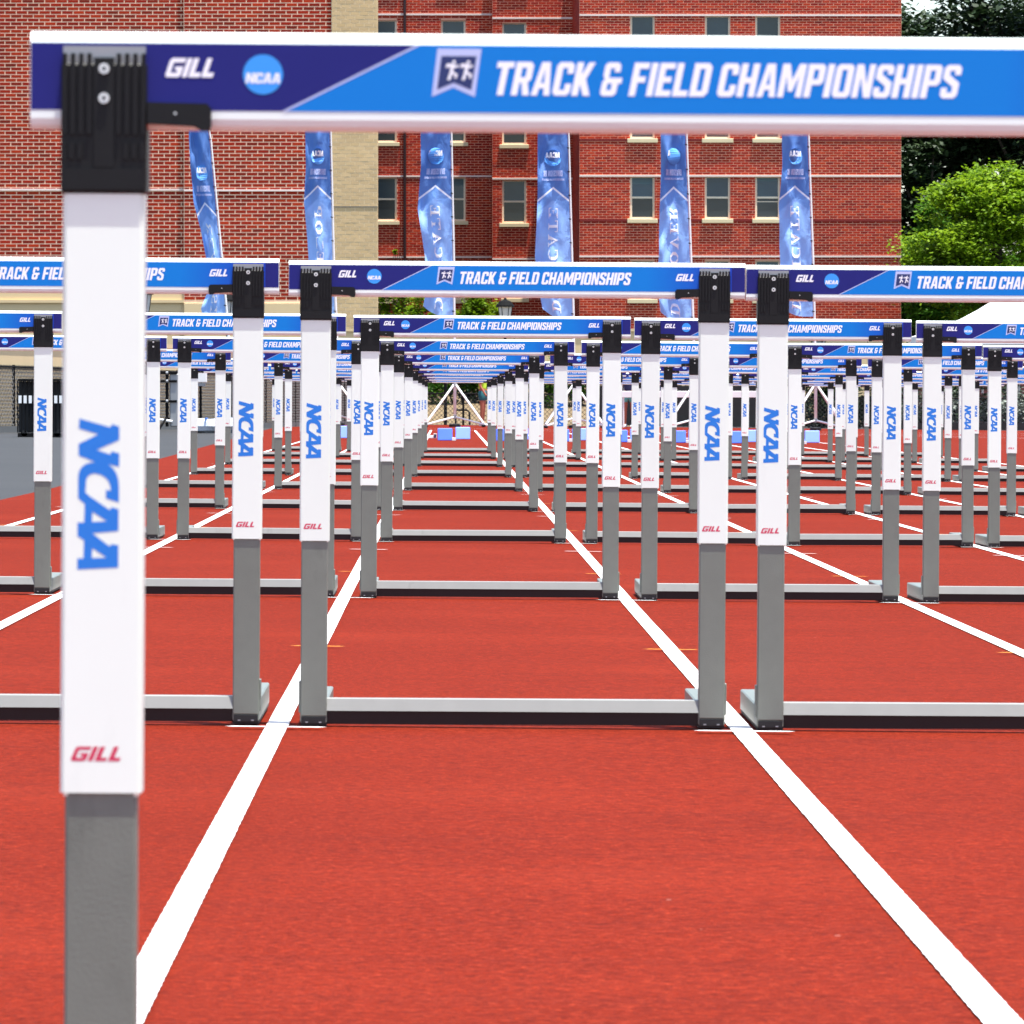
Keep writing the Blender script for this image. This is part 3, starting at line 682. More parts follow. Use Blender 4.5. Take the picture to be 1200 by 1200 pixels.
def side_bricks(wl, x, y0, y1, z0, z1, sgn, bw, bh, bmat, mmat, joint=.012):
    mb = MB(); mb.add([(x,y0,z0),(x,y1,z0),(x,y1,z1),(x,y0,z1)], [(0,1,2,3)], mmat); mb.build('side_wall', wl, recalc=False)
    mb = MB()
    for i in range(int((z1-z0)/bh)):
        za, zb = z1-(i+1)*bh+joint/2, z1-i*bh-joint/2; off = (i % 2)*bw/2; y = y0 - off
        while y < y1:
            a, b = max(y, y0)+joint/2, min(y+bw, y1)-joint/2; y += bw
            if b-a < .03: continue
            xx = x + sgn*.012
            mb.add([(xx,a,za),(xx,b,za),(xx,b,zb),(xx,a,zb),(x,a,za),(x,b,za),(x,b,zb),(x,a,zb)], [(0,1,2,3),(0,4,5,1),(1,5,6,2),(2,6,7,3),(3,7,4,0)], bmat)
    o = mb.build('side_brickwork', wl, recalc=False); o['kind'] = 'stuff'
WR = random.Random(12)
def window(parent, d, h, label=None, sill=True, blind=0):
    a, b, c, e = h; y = d + .10; t = .075
    mb = MB()
    mb.box(a+.001, a+t, y, y+.05, c+.001, e-.001, 'frame_cream'); mb.box(b-t, b-.001, y, y+.05, c+.001, e-.001, 'frame_cream')
    mb.box(a+t, b-t, y+.002, y+.05, e-.05, e-.001, 'frame_cream'); mb.box(a+t, b-t, y+.002, y+.05, c+.001, c+.07, 'frame_cream')
    m = (c+e)/2; mb.box(a+t, b-t, y-.01, y+.05, m-.03, m+.045, 'frame_cream')
    wn = mb.build('window', parent, recalc=False)
    mb = MB(); mb.box(a+t, b-t, y+.03, y+.045, m+.045, e-.05, 'pane_upper'); mb.build('pane', wn)
    dr = WR.choice((0, 0, 0, .18, .35, .6))       # roller blind behind the upper sash, pulled down by differing amounts
    if dr: mb = MB(); mb.box(a+t, b-t, y+.024, y+.029, e-.05-(e-.05-m-.045)*dr, e-.0505, 'blind_cloth'); mb.build('blind', wn)
    mb = MB(); mb.box(a+t, b-t, y+.03, y+.045, c+.07, m-.03, 'pane_lower')
    if blind: mb.box(a+t, b-t, y+.026, y+.029, m-.13-blind, m-.10-blind, 'frame_cream')
    mb.build('pane', wn)
    if sill:
        mb = MB(); mb.box(a-.12, b+.12, d-.11, d+.10, c-.17, c-.005, 'sill_stone'); mb.build('sill', wn, bevel=.012)

# --- left building (large bricks, beige base, beige corner pier)
dL = 225.0
left_b = thing('brick_building', 'brick building with large bricks, beige stone base and beige corner pier on the left', 'building', (0,0,0))
xL = lambda p: PX(p, dL); zL = lambda p: PZ(p, dL)
BW, BH = 13.3/FPX*dL, 4.40/FPX*dL
z_top = zL(-75); z_base = -.3
strz = zL(223.4)
wl = facade(left_b, dL + .22, xL(-60), xL(216), zL(338), z_top, [], BW, BH, 'brick_left', 'mortar_pink', joint=.038, proud=.009, vjoint=.036)
wl = facade(left_b, dL, xL(216), xL(390), zL(355.5), z_top, [], BW, BH, 'brick_left', 'mortar_pink', 300, (xL(290), zL(255)), joint=.038, proud=.009, vjoint=.036)
# pier
wl = facade(left_b, dL - .15, xL(389), xL(442.5), z_base, z_top, [], BW*.82, BH*1.02, 'brick_beige', 'mortar_beige', joint=.022, proud=.010)
side_bricks(wl, xL(442.5), dL-.15, dL+1.2, z_base, z_top, 1, BW*.82, BH*1.02, 'brick_beige', 'mortar_beige', .018)
mb = MB(); mb.box(xL(389), xL(442.5)+.015, dL-.18, dL-.14, zL(243.2), zL(242.2), 'kerb_concrete'); mb.build('control_joint', wl)
# stone course on the brick
mb = MB(); mb.box(xL(216), xL(388.8), dL-.05, dL, strz-.035, strz+.035, 'course_stone'); mb.box(xL(-60), xL(215.9), dL+.17, dL+.22, strz-.035+.03, strz+.035+.03, 'course_stone'); mb.build('string_course', left_b)
# beige stone base: blocks
rn = random.Random(2)
def stone_blocks(parent, d, x0, x1, z0, z1, bw, bh, joint=.02):
    mb = MB(); mb.box(x0, x1, d, d+.3, z0, z1, 'mortar_beige'); bs = mb.build('stone_base', parent)
    i = 0; z = z1
    while z - bh > z0 - bh*.9:
        za, zb = max(z0, z-bh)+joint/2, z-joint/2; x = x0 - (i % 2)*bw/2
        while x < x1:
            a, b = max(x, x0)+joint/2, min(x+bw, x1)-joint/2; x += bw
            if b-a > .05 and zb-za > .05:
                m2 = MB(); m2.box(a, b, d-.03+rn.uniform(-.004,.004), d, za, zb, 'beige_stone'); m2.build('stone_block', bs)
        z -= bh; i += 1
stone_blocks(left_b, dL+.10, xL(-60), xL(216), z_base, zL(338.2), 4.3, .86)
stone_blocks(left_b, dL-.05, xL(216.1), xL(388.8), z_base, zL(355.8), 4.3, .9)
mb = MB(); mb.box(xL(-60), xL(216), dL-.02, dL+.1, zL(355.0), zL(351.6), 'beige_stone'); mb.build('stone_ledge', left_b)
mb = MB(); mb.box(xL(-60), xL(415), dL+.3, dL+22, z_base, z_top+.001, 'roof_grey'); mb.build('roof', left_b)

# --- right building
dR = 240.0; dB = 253.0; dA = 255.0
main_b = thing('brick_building', 'red brick building with cream sash windows in the middle and right of the view', 'building', (0,0,0))
bw, bh = 9.02/FPX*dR, 3.0/FPX*dR
zt_R = PZ(-104, dR)
def wrows(d, px0, px1, yt, yb, pitch, rows):
    return [(PX(px0, d), PX(px1, d), PZ(yb + pitch*k, d), PZ(yt + pitch*k, d)) for k in rows]
PIT = 94.0
def slice_course(parent, d, a, b, py, holes=(), mat='course_stone', t=.035, proud=.04):
    mb = MB(); z = PZ(py, d); mb.box(PX(a, d), PX(b, d), d-proud, d, z-t, z+t, mat); mb.build('string_course', parent)
# right wing
holesR = []
for a, b in ((738.5, 767), (826, 855.5), (885, 914)):
    holesR += wrows(dR, a, b, 207.0, 256.5, PIT, (-3, -2, -1, 0)) + wrows(dR, a, b, 305.5, 350.5, PIT, (0,))
wr = facade(main_b, dR, PX(679, dR), PX(1056, dR), -.3, zt_R, holesR, bw, bh, 'brick_right', 'mortar_rose', 300, (PX(1005, dR), PZ(262, dR)), joint=.023, vjoint=.023)
side_bricks(wr, PX(679, dR), dR, dB, -.3, zt_R, -1, bw, bh, 'brick_right', 'mortar_rose', .021)
for k in (-2, -1, 0, 1):
    yb = 206.2 + PIT*k + (0 if k < 1 else .3)
    slice_course(main_b, dR, 679, 1056, yb)
    if k < 1:   # recessed-looking dark soldier band at sill height, broken by the windows
        zc = PZ(258.3 + PIT*k, dR); cur = 679
        for a, b in ((735, 771), (823, 859), (882, 917), (1056, 1056)):
            mb = MB(); mb.box(PX(cur, dR), PX(a, dR), dR-.002-.024, dR-.0, zc-.045, zc+.045, 'soldier_brick'); mb.build('soldier_band', main_b); cur = b
for h in holesR: window(main_b, dR, h, blind=.04 if abs(h[0]-PX(885, dR)) < .01 else 0)
# bay B and section A
def zAB(py, d): return PZ(py, d)
holesB = []; holesA = []
holesB += wrows(dB, 588.5, 616.5, 211.5, 261.5, 92, (-3, -2, -1, 0)) + wrows(dB, 590.5, 616.5, 307, 349.5, 94, (0,))
for a, b in ((438, 465), (517, 545.5)):
    holesA += wrows(dA, a, b, 208.5, 259, 92, (-3, -2, -1, 0)) + wrows(dA, a, b, 306, 351, 94, (0,))
wB = facade(main_b, dB, PX(577, dB), PX(679, dR)+.02, -.3, zt_R, holesB, 9.0/FPX*dB, 2.98/FPX*dB, 'brick_right', 'mortar_rose', joint=.023)
side_bricks(wB, PX(577, dB), dB, dA, -.3, zt_R, -1, bw, bh, 'brick_right', 'mortar_rose', .021)
wA = facade(main_b, dA, PX(430, dA), PX(577.5, dA), -.3, zt_R, holesA, 9.0/FPX*dA, 2.98/FPX*dA, 'brick_right', 'mortar_rose', joint=.023)
for h in holesB: window(main_b, dB, h)
for h in holesA: window(main_b, dA, h)
for k in (-2, -1, 0, 1):
    slice_course(main_b, dB, 577, 671, 209.6 + 93.9*k if k else 209.6); slice_course(main_b, dA, 430, 577, 206.8 + 94.6*k)
mb = MB(); mb.tube([(PX(474.6, dA), dA-.12, -.2), (PX(474.6, dA), dA-.12, zt_R)], .06, 'dark_pipe', 8); mb.build('downspout', main_b)
mb = MB(); mb.box(PX(679, dR)+.05, PX(1056, dR), dR+.3, dR+40, -.3, zt_R+.05, 'roof_grey'); mb.box(PX(430, dA), PX(679, dR)+.05, dA+.3, dR+40, -.3, zt_R+.05, 'roof_grey'); mb.build('roof', main_b)

# ------------------------------------------------------------------ retaining walls, bank, fence
mb = MB(); dW = 214.0
xw0, xw1 = PX(395, dW), PX(1062, dW)
mb.box(xw0, xw1, dW, dW+.35, -.4, PZ(388.5, dW), 'beige_stone'); mb.box(xw0, xw1, dW-.06, dW+.41, PZ(388.4, dW), PZ(385.5, dW), 'beige_stone')
x = xw0
while x < xw1: mb.box(x, x+.02, dW-.003, dW, -.4, PZ(388.7, dW), 'kerb_concrete'); x += 3.1
tag(mb.build('retaining_wall'), 'long beige retaining wall below the red brick building', 'wall')
def poly_wall(pts, z0, z1, th, name, label):
    mb = MB()
    for (xa, ya), (xb, yb) in zip(pts, pts[1:]):
        L = math.hypot(xb-xa, yb-ya); n = (-(yb-ya)/L*th, (xb-xa)/L*th, 0)
        mb.obox((xa, ya, z0), (xb-xa, yb-ya, 0), (0, 0, z1-z0), n, 'beige_stone')
        mb.obox((xa-n[0]*.15, ya-n[1]*.15, z1+.001), (xb-xa, yb-ya, 0), (0, 0, .10), (n[0]*1.3, n[1]*1.3, 0), 'beige_stone')
    return tag(mb.build(name), label, 'wall')
FP = [(PX(-60, 120), 120.0), (PX(330, 158), 158.0), (PX(425, 178), 178.0)]
poly_wall([(x, y+2.0) for x, y in FP] + [(PX(470, 200), 200.0)], -.1, 1.95, .3, 'retaining_wall', 'beige wall right behind the chain link fence on the left')
# sloping bank behind the middle fence
mb = MB(); vs = []; fs = []; nx, ny = 60, 8
for j in range(ny+1):
    for i in range(nx+1):
        xx = PX(430, 200) + (PX(735, 200) - PX(430, 200))*i/nx; yy = 184 + 28*j/ny
        hz = -.25 + 1.5*(j/ny)**.7 + .18*noise.noise(Vector((xx*.8, yy*.8, 0)))
        vs.append((xx, yy, hz))
for j in range(ny):
    for i in range(nx): a = j*(nx+1)+i; fs.append((a, a+1, a+nx+2, a+nx+1))
mb.add(vs, fs, 'bank_soil'); o = mb.build('bank', smooth=True, recalc=False); o['kind'] = 'structure'

def fence(pts, height, label, post_gap=3.0, dia=.10, wire=.0065, tall=None):
    t = thing('chain_link_fence', label, 'fence', (pts[0][0], pts[0][1], 0))
    ox, oy = pts[0]
    for (xa, ya), (xb, yb) in zip(pts, pts[1:]):
        L = math.hypot(xb-xa, yb-ya); ux, uy = (xb-xa)/L, (yb-ya)/L
        P = lambda s, z, n=0: (xa-ox+ux*s - uy*n, ya-oy+uy*s + ux*n, z)
        zg = lambda s: gz(xa+ux*s)
        mb = MB(); mb.tube([P(0, zg(0)+height), P(L, zg(L)+height)], .024, 'black_metal', 6); mb.build('top_rail', t)
        k = 0
        while k*post_gap <= L:
            s = k*post_gap; mb = MB(); mb.tube([P(s, zg(s)-.1), P(s, zg(s)+height+.04)], .032, 'black_metal', 6)
            mb.build('post', t); k += 1
        mb = MB(); s = -height
        rel = .0
        while s < L:
            for sg in (1, -1):
                s0, s1 = (s, s+height); z0, z1 = (0, height) if sg > 0 else (height, 0)
                if s0 < 0: f = -s0/height; z0 = z0 + (z1-z0)*f; s0 = 0
                if s1 > L: f = (s1-L)/height; z1 = z1 - (z1-z0)*min(1, f); s1 = L
                if s1 - s0 < .02: continue
                a = Vector(P(s0, zg(s0)+z0+.03, .0)); b = Vector(P(s1, zg(s1)+z1, .0)); nn = Vector((-uy, ux, 0))
                dr = (b-a).normalized(); sd = dr.cross(nn).normalized()*wire; dp = nn*wire
                mb.add([a-sd, a+sd*.5-dp, a+sd, b-sd, b+sd*.5-dp, b+sd], [(0,1,4,3),(1,2,5,4),(2,0,3,5)], 'fence_wire')
            s += dia*1.25
        m = mb.build('wire_mesh', t, recalc=False); m['kind'] = 'stuff'
    return t
fence(FP, 1.34, 'black chain link fence in front of the beige wall on the left', dia=.115, wire=.013)
fence([(PX(425, 182), 182.0), (PX(1260, 182), 182.0)], .93, 'low black chain link fence at the end of the track', dia=.105, wire=.0062)
# tall black post by the flag stand and dark bent rail
mb = MB(); mb.tube([(PX(522, 183), 183, -.1), (PX(522, 183), 183, PZ(440, 183))], .05, 'black_metal', 8); mb.tube([(PX(522,183), 183, PZ(440,183)), (PX(522,183), 183, PZ(438,183))], .07, 'black_metal', 8)
tag(mb.build('gate_post'), 'tall black steel post behind the middle flag stand', 'post')
mb = MB(); d_ = 186
mb.tube([(PX(534, d_), d_, PZ(480.5, d_)), (PX(547, d_), d_, PZ(480.5, d_)), (PX(550, d_), d_, PZ(483, d_)), (PX(550.5, d_), d_, PZ(499, d_))], .03, 'black_metal', 8)
mb.tube([(PX(534, d_), d_, PZ(480.5, d_)), (PX(534, d_), d_, PZ(499, d_))], .03, 'black_metal', 8)
tag(mb.build('bike_rack'), 'low bent black tube rack behind the end fence', 'rack')

# ------------------------------------------------------------------ vegetation
def crown(name, c, r, n, ls, mat, parent, clusters=40, flat=.55, seed=0, spread=.22, stuff=False):
    rn = random.Random(seed); mb = MB(); vs = []; fs = []
    cl = []
    for k in range(clusters):
        while True:
            p = Vector((rn.uniform(-1,1), rn.uniform(-1,1), rn.uniform(-1,1)))
            if .3 < p.length < 1: break
        cl.append((Vector((c[0]+p.x*r[0], c[1]+p.y*r[1], c[2]+p.z*r[2])), rn.uniform(.6, 1.3)))
    R = sum(r)/3
    for i in range(n):
        k, sc = cl[rn.randrange(clusters)]
        g = Vector((rn.gauss(0, 1), rn.gauss(0, 1), rn.gauss(0, flat)))*spread*R*sc
        g.z -= .12*abs(g.x)*flat
        p = k + g; s = ls*rn.uniform(.5, 1.2)
        a = Vector((rn.uniform(-1,1), rn.uniform(-1,1), rn.uniform(-.5,.5))).normalized()
        b = a.cross(Vector((rn.uniform(-.6,.6), rn.uniform(-.6,.6), 1)).normalized()).normalized()
        o = len(vs); vs += [p-a*s*.6, p+b*s*.33, p+a*s*.6, p-b*s*.33]; fs.append((o, o+1, o+2, o+3))
    mb.add(vs, fs, mat); o = mb.build(name, parent, recalc=False)
    return o, cl
def tree(label, x, y, h, c, r, n, ls, mat, seed, clusters=40, group=None, spread=.22, flat=.55):
    t = thing('tree', label, 'tree', (x, y, 0), group=group)
    cr, cl = crown('crown', (0, 0, c), r, n, ls, mat, t, clusters, flat, seed, spread)
    mb = MB(); mb.tube([(0,0,-.2), (.1,0,c*.4), (-.1,.1,c*.8), (0,0,c+r[2]*.4)], [.34,.26,.18,.07], 'bark', 8)
    for k, (p, s) in enumerate(cl[:14]):
        z0 = min(p.z-.4, c*.55 + .03*k*c)
        mb.tube([(0,0,z0), (p.x*.5, p.y*.5, (z0+p.z)/2+.3), tuple(p)], [.12,.08,.03], 'bark', 5)
    mb.build('trunk', t)
    return t
g = 'trees right of the brick building'
T = lambda px, py, d: (PX(px, d), d, PZ(py, d))
x, y, z = T(1172, 290, 233); tree('yellow green feathery tree in front of the darker trees at right', x, y, 0, z, (3.4, 1.6, 3.1), 52000, .18, 'leaf_bright', 1, 300, g, .125, .42)
x, y, z = T(1094, 318, 238); tree('mid green bushy tree touching the right corner of the brick building', x, y, 0, z, (1.15, 1.2, 2.9), 15000, .20, 'leaf_mid', 2, 100, g, .10, .5)
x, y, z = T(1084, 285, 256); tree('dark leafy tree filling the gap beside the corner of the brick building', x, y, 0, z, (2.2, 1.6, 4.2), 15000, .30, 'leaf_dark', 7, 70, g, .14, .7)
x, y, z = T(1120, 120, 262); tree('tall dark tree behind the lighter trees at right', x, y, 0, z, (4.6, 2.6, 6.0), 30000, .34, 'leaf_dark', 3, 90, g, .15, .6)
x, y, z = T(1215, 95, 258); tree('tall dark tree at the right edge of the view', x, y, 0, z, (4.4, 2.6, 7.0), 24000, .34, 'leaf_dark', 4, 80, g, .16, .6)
x, y, z = T(1100, 350, 250); tree('low dark green tree behind the white tent', x, y, 0, z, (4.2, 1.5, 2.6), 15000, .28, 'leaf_mid', 5, 90, g, .12, .6)
x, y, z = T(1215, 350, 240); tree('green tree above the white tent at right', x, y, 0, z, (2.6, 1.5, 2.6), 9000, .28, 'leaf_mid', 6, 40, g, .24, .6)
def shrub(label, px, py, d, r, n, ls, mat, seed, group=None, clusters=22, spread=.25):
    x, y, z = T(px, py, d); zb = -.1
    t = thing('shrub', label, 'shrub', (x, y, 0), group=group)
    crown('foliage', (0, 0, z), r, n, ls, mat, t, clusters, .7, seed, spread)
    mb = MB()
    for k in range(4): mb.tube([(.1*k-.15, 0, zb), ((k-1.5)*.4*r[0], 0, z*.6), ((k-1.5)*.5*r[0], 0, z+r[2]*.4)], [.05,.035,.015], 'bark', 5)
    mb.build('stem', t); return t
gs = 'shrubs against the brick building'
shrub('yellow green climbing shrub on the brick wall beside the beige pier', 462, 366, 249, (.75, .4, 1.0), 4200, .15, 'leaf_bright', 11, gs)
shrub('green climbing shrub on the brick wall left of the street lamp', 562, 366, 249, (.95, .4, .95), 4800, .15, 'leaf_bright', 12, gs)
shrub('low green shrub between the two climbing shrubs', 500, 372, 248, (.9, .4, .8), 4000, .15, 'leaf_bright', 13, gs)
shrub('small green sprig rooted high on the brick wall', 465, 296, 254.2, (.16, .08, .14), 140, .12, 'leaf_bright', 14, None, 5)
gh = 'bushes on the bank behind the end fence'
for i, (px, py, rr, m, n, lab) in enumerate([
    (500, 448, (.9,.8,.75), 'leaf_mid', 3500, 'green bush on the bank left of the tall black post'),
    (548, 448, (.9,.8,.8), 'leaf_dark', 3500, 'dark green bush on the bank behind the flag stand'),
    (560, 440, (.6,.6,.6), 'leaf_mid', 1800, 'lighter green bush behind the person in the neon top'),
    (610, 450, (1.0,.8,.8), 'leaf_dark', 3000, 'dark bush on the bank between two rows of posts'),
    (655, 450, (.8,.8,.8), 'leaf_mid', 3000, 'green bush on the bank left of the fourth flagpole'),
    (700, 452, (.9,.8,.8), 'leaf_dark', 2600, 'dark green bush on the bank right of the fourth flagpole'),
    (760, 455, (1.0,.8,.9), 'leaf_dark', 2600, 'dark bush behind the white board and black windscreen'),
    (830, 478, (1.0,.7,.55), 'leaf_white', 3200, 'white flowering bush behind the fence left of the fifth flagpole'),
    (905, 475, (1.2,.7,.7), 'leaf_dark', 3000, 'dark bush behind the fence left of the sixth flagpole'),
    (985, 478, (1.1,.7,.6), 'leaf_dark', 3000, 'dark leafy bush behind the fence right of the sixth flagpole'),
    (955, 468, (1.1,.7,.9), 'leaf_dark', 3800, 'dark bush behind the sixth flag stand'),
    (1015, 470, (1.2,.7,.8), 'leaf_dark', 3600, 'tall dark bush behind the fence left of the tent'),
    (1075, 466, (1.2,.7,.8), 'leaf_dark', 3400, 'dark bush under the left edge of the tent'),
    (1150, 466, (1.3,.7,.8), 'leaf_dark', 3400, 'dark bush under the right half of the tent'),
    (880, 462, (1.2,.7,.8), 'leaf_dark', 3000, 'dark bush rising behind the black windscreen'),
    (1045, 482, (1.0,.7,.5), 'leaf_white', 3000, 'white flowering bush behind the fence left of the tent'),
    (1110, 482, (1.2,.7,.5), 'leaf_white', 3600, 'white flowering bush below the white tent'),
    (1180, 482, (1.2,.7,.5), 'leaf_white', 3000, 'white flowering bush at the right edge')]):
    shrub(lab, px, py, 196 if py < 460 else 188, rr, n, .13, m, 20+i, gh)

# ------------------------------------------------------------------ street lamps
def street_lamp(px, py_cap, d, label):
    x = PX(px, d); zc = PZ(py_cap, d)
    t = thing('street_lamp', label, 'street lamp', (x, d, 0), group='lantern street lamps before the buildings')
    mb = MB(); mb.lathe([(.11,-.3),(.11,.3),(.05,.45),(.045,zc-1.0),(.09,zc-.95),(.05,zc-.88),(.10,zc-.80)], 0, 0, 'black_metal'); mb.build('pole', t)
    mb = MB(); mb.lathe([(.15,zc-.78),(.23,zc-.22)], 0, 0, 'lamp_glass'); 
    gl = mb.build('lantern_glass', t)
    mb = MB()
    for k in range(6):
        a = math.pi*k/3; mb.tube([(.155*math.cos(a), .155*math.sin(a), zc-.79), (.238*math.cos(a), .238*math.sin(a), zc-.22)], .012, 'black_metal', 5)
    mb.build('lantern_frame', t)
    mb = MB(); mb.lathe([(.31,zc-.22),(.30,zc-.17),(.20,zc-.04),(.06,zc+.02),(.03,zc+.10),(.0,zc+.16)], 0, 0, 'black_metal'); mb.build('lantern_cap', t)
street_lamp(169, 337, 190, 'black street lamp with grey glass partly hidden by the nearest white post')
street_lamp(267, 345, 190, 'black street lamp behind the first crossbar at left, beside the leaning flagpole')
street_lamp(592, 352, 205, 'black lantern street lamp in front of the shrubs and the lower brick window')
street_lamp(959, 392, 205, 'black street lamp whose top hides behind the crossbars at right')

# ------------------------------------------------------------------ flags
DF = 168.0
SG = {   # serif capitals as strokes (x,y,x,y ...) on a 7-high grid
 'D': (5.4, [q(.8,0, 2.0,0, 2.0,7, .8,7), q(0,0, 3.2,0, 3.2,.5, 0,.5), q(0,6.5, 3.2,6.5, 3.2,7, 0,7), q(3.0,0, 4.6,1.2, 3.6,1.6, 2.6,.6), q(3.0,7, 2.6,6.4, 3.6,5.4, 4.6,5.8), q(3.6,1.4, 4.8,1.2, 5.2,3.5, 4.8,5.8, 3.6,5.6, 4.0,3.5)]),
 'I': (3.0, [q(.9,0, 2.1,0, 2.1,7, .9,7), q(0,0, 3,0, 3,.5, 0,.5), q(0,6.5, 3,6.5, 3,7, 0,7)]),
 'S': (4.0, [q(.2,.0, .7,.0, .7,2.2, .2,2.2), q(.7,.0, 3.2,.0, 3.8,.9, 3.2,1.0, 2.6,.6, .7,.8), q(2.6,.8, 3.8,.8, 3.9,2.4, 2.9,3.6, .9,4.6, .5,3.9, 2.7,2.6), q(.3,4.2, 1.4,4.0, 1.3,6.0, .4,6.0), q(.4,6.0, 1.3,6.0, 2.0,6.5, 3.4,6.4, 3.4,7, 1.0,7), q(3.1,4.9, 3.5,4.9, 3.5,7, 3.1,7)]),
 'C': (4.8, [q(.2,2.0, 1.5,2.0, 1.5,5.0, .2,5.0), q(.2,5.0, 1.5,5.0, 2.2,6.4, 4.2,6.3, 4.2,6.8, 2.2,7.0, 1.0,6.4), q(.2,2.0, 1.5,2.0, 2.3,.6, 4.4,1.2, 4.6,.8, 2.4,0, 1.0,.6)[::-1], q(4.0,4.8, 4.4,4.8, 4.4,7, 4.0,7)]),
 'O': (5.2, [q(.1,2.2, 1.4,2.2, 1.4,4.8, .1,4.8), q(3.8,2.2, 5.1,2.2, 5.1,4.8, 3.8,4.8), q(.1,4.8, 1.4,4.8, 2.6,6.5, 3.8,4.8, 5.1,4.8, 3.6,6.8, 1.6,6.8), q(.1,2.2, 1.6,.2, 3.6,.2, 5.1,2.2, 3.8,2.2, 2.6,.5, 1.4,2.2)]),
 'V': (5.2, [q(.5,6.6, 1.9,6.6, 3.1,1.4, 2.5,0), q(4.0,6.6, 4.5,6.6, 2.8,0, 2.5,0, 3.0,2.2), q(0,6.5, 2.4,6.5, 2.4,7, 0,7), q(3.4,6.5, 5.2,6.5, 5.2,7, 3.4,7)]),
 'E': (4.6, [q(.8,0, 2.0,0, 2.0,7, .8,7), q(0,0, 4.3,0, 4.3,.5, 0,.5), q(0,6.5, 4.1,6.5, 4.1,7, 0,7), q(2,3.3, 3.2,3.3, 3.2,3.8, 2,3.8), q(3.9,.4, 4.3,.4, 4.5,2.0, 4.2,2.0), q(3.7,5.2, 4.1,5.2, 4.1,6.6, 3.7,6.6), q(3.0,2.6, 3.3,2.6, 3.3,4.5, 3.0,4.5)]),
 'R': (5.2, [q(.8,0, 2.0,0, 2.0,7, .8,7), q(0,0, 2.8,0, 2.8,.5, 0,.5), q(0,6.5, 3.2,6.5, 3.2,7, 0,7), q(2,3.2, 3.2,3.2, 3.2,3.7, 2,3.7), q(3.0,3.2, 4.3,4.2, 4.3,6.0, 3.2,7, 3.2,3.7), q(2.6,3.4, 3.6,3.4, 5.0,0, 3.7,0)]),
 'L': (4.4, [q(.8,0, 2.0,0, 2.0,7, .8,7), q(0,0, 4.2,0, 4.2,.5, 0,.5), q(0,6.5, 2.8,6.5, 2.8,7, 0,7), q(3.8,.4, 4.2,.4, 4.4,2.2, 4.1,2.2)]),
 'P': (4.8, [q(.8,0, 2.0,0, 2.0,7, .8,7), q(0,0, 2.8,0, 2.8,.5, 0,.5), q(0,6.5, 3.2,6.5, 3.2,7, 0,7), q(2,3.0, 3.2,3.0, 3.2,3.5, 2,3.5), q(3.0,3.0, 4.5,4.0, 4.5,6.0, 3.2,7, 3.2,3.5)]),
 'A': (5.2, [q(.5,.4, 1.1,.4, 2.9,5.6, 2.6,7), q(3.2,.4, 4.7,.4, 2.9,7, 2.5,7, 2.4,5.6), q(0,0, 1.8,0, 1.8,.5, 0,.5), q(2.8,0, 5.2,0, 5.2,.5, 2.8,.5), q(1.5,2.1, 3.6,2.1, 3.6,2.5, 1.5,2.5)]),
 'T': (4.8, [q(1.8,0, 3.0,0, 3.0,7, 1.8,7), q(1.1,0, 3.7,0, 3.7,.5, 1.1,.5), q(0,6.4, 4.8,6.4, 4.8,7, 0,7), q(0,4.9, .4,4.9, .4,6.6, 0,6.6), q(4.4,4.9, 4.8,4.9, 4.8,6.6, 4.4,6.6)]),
}
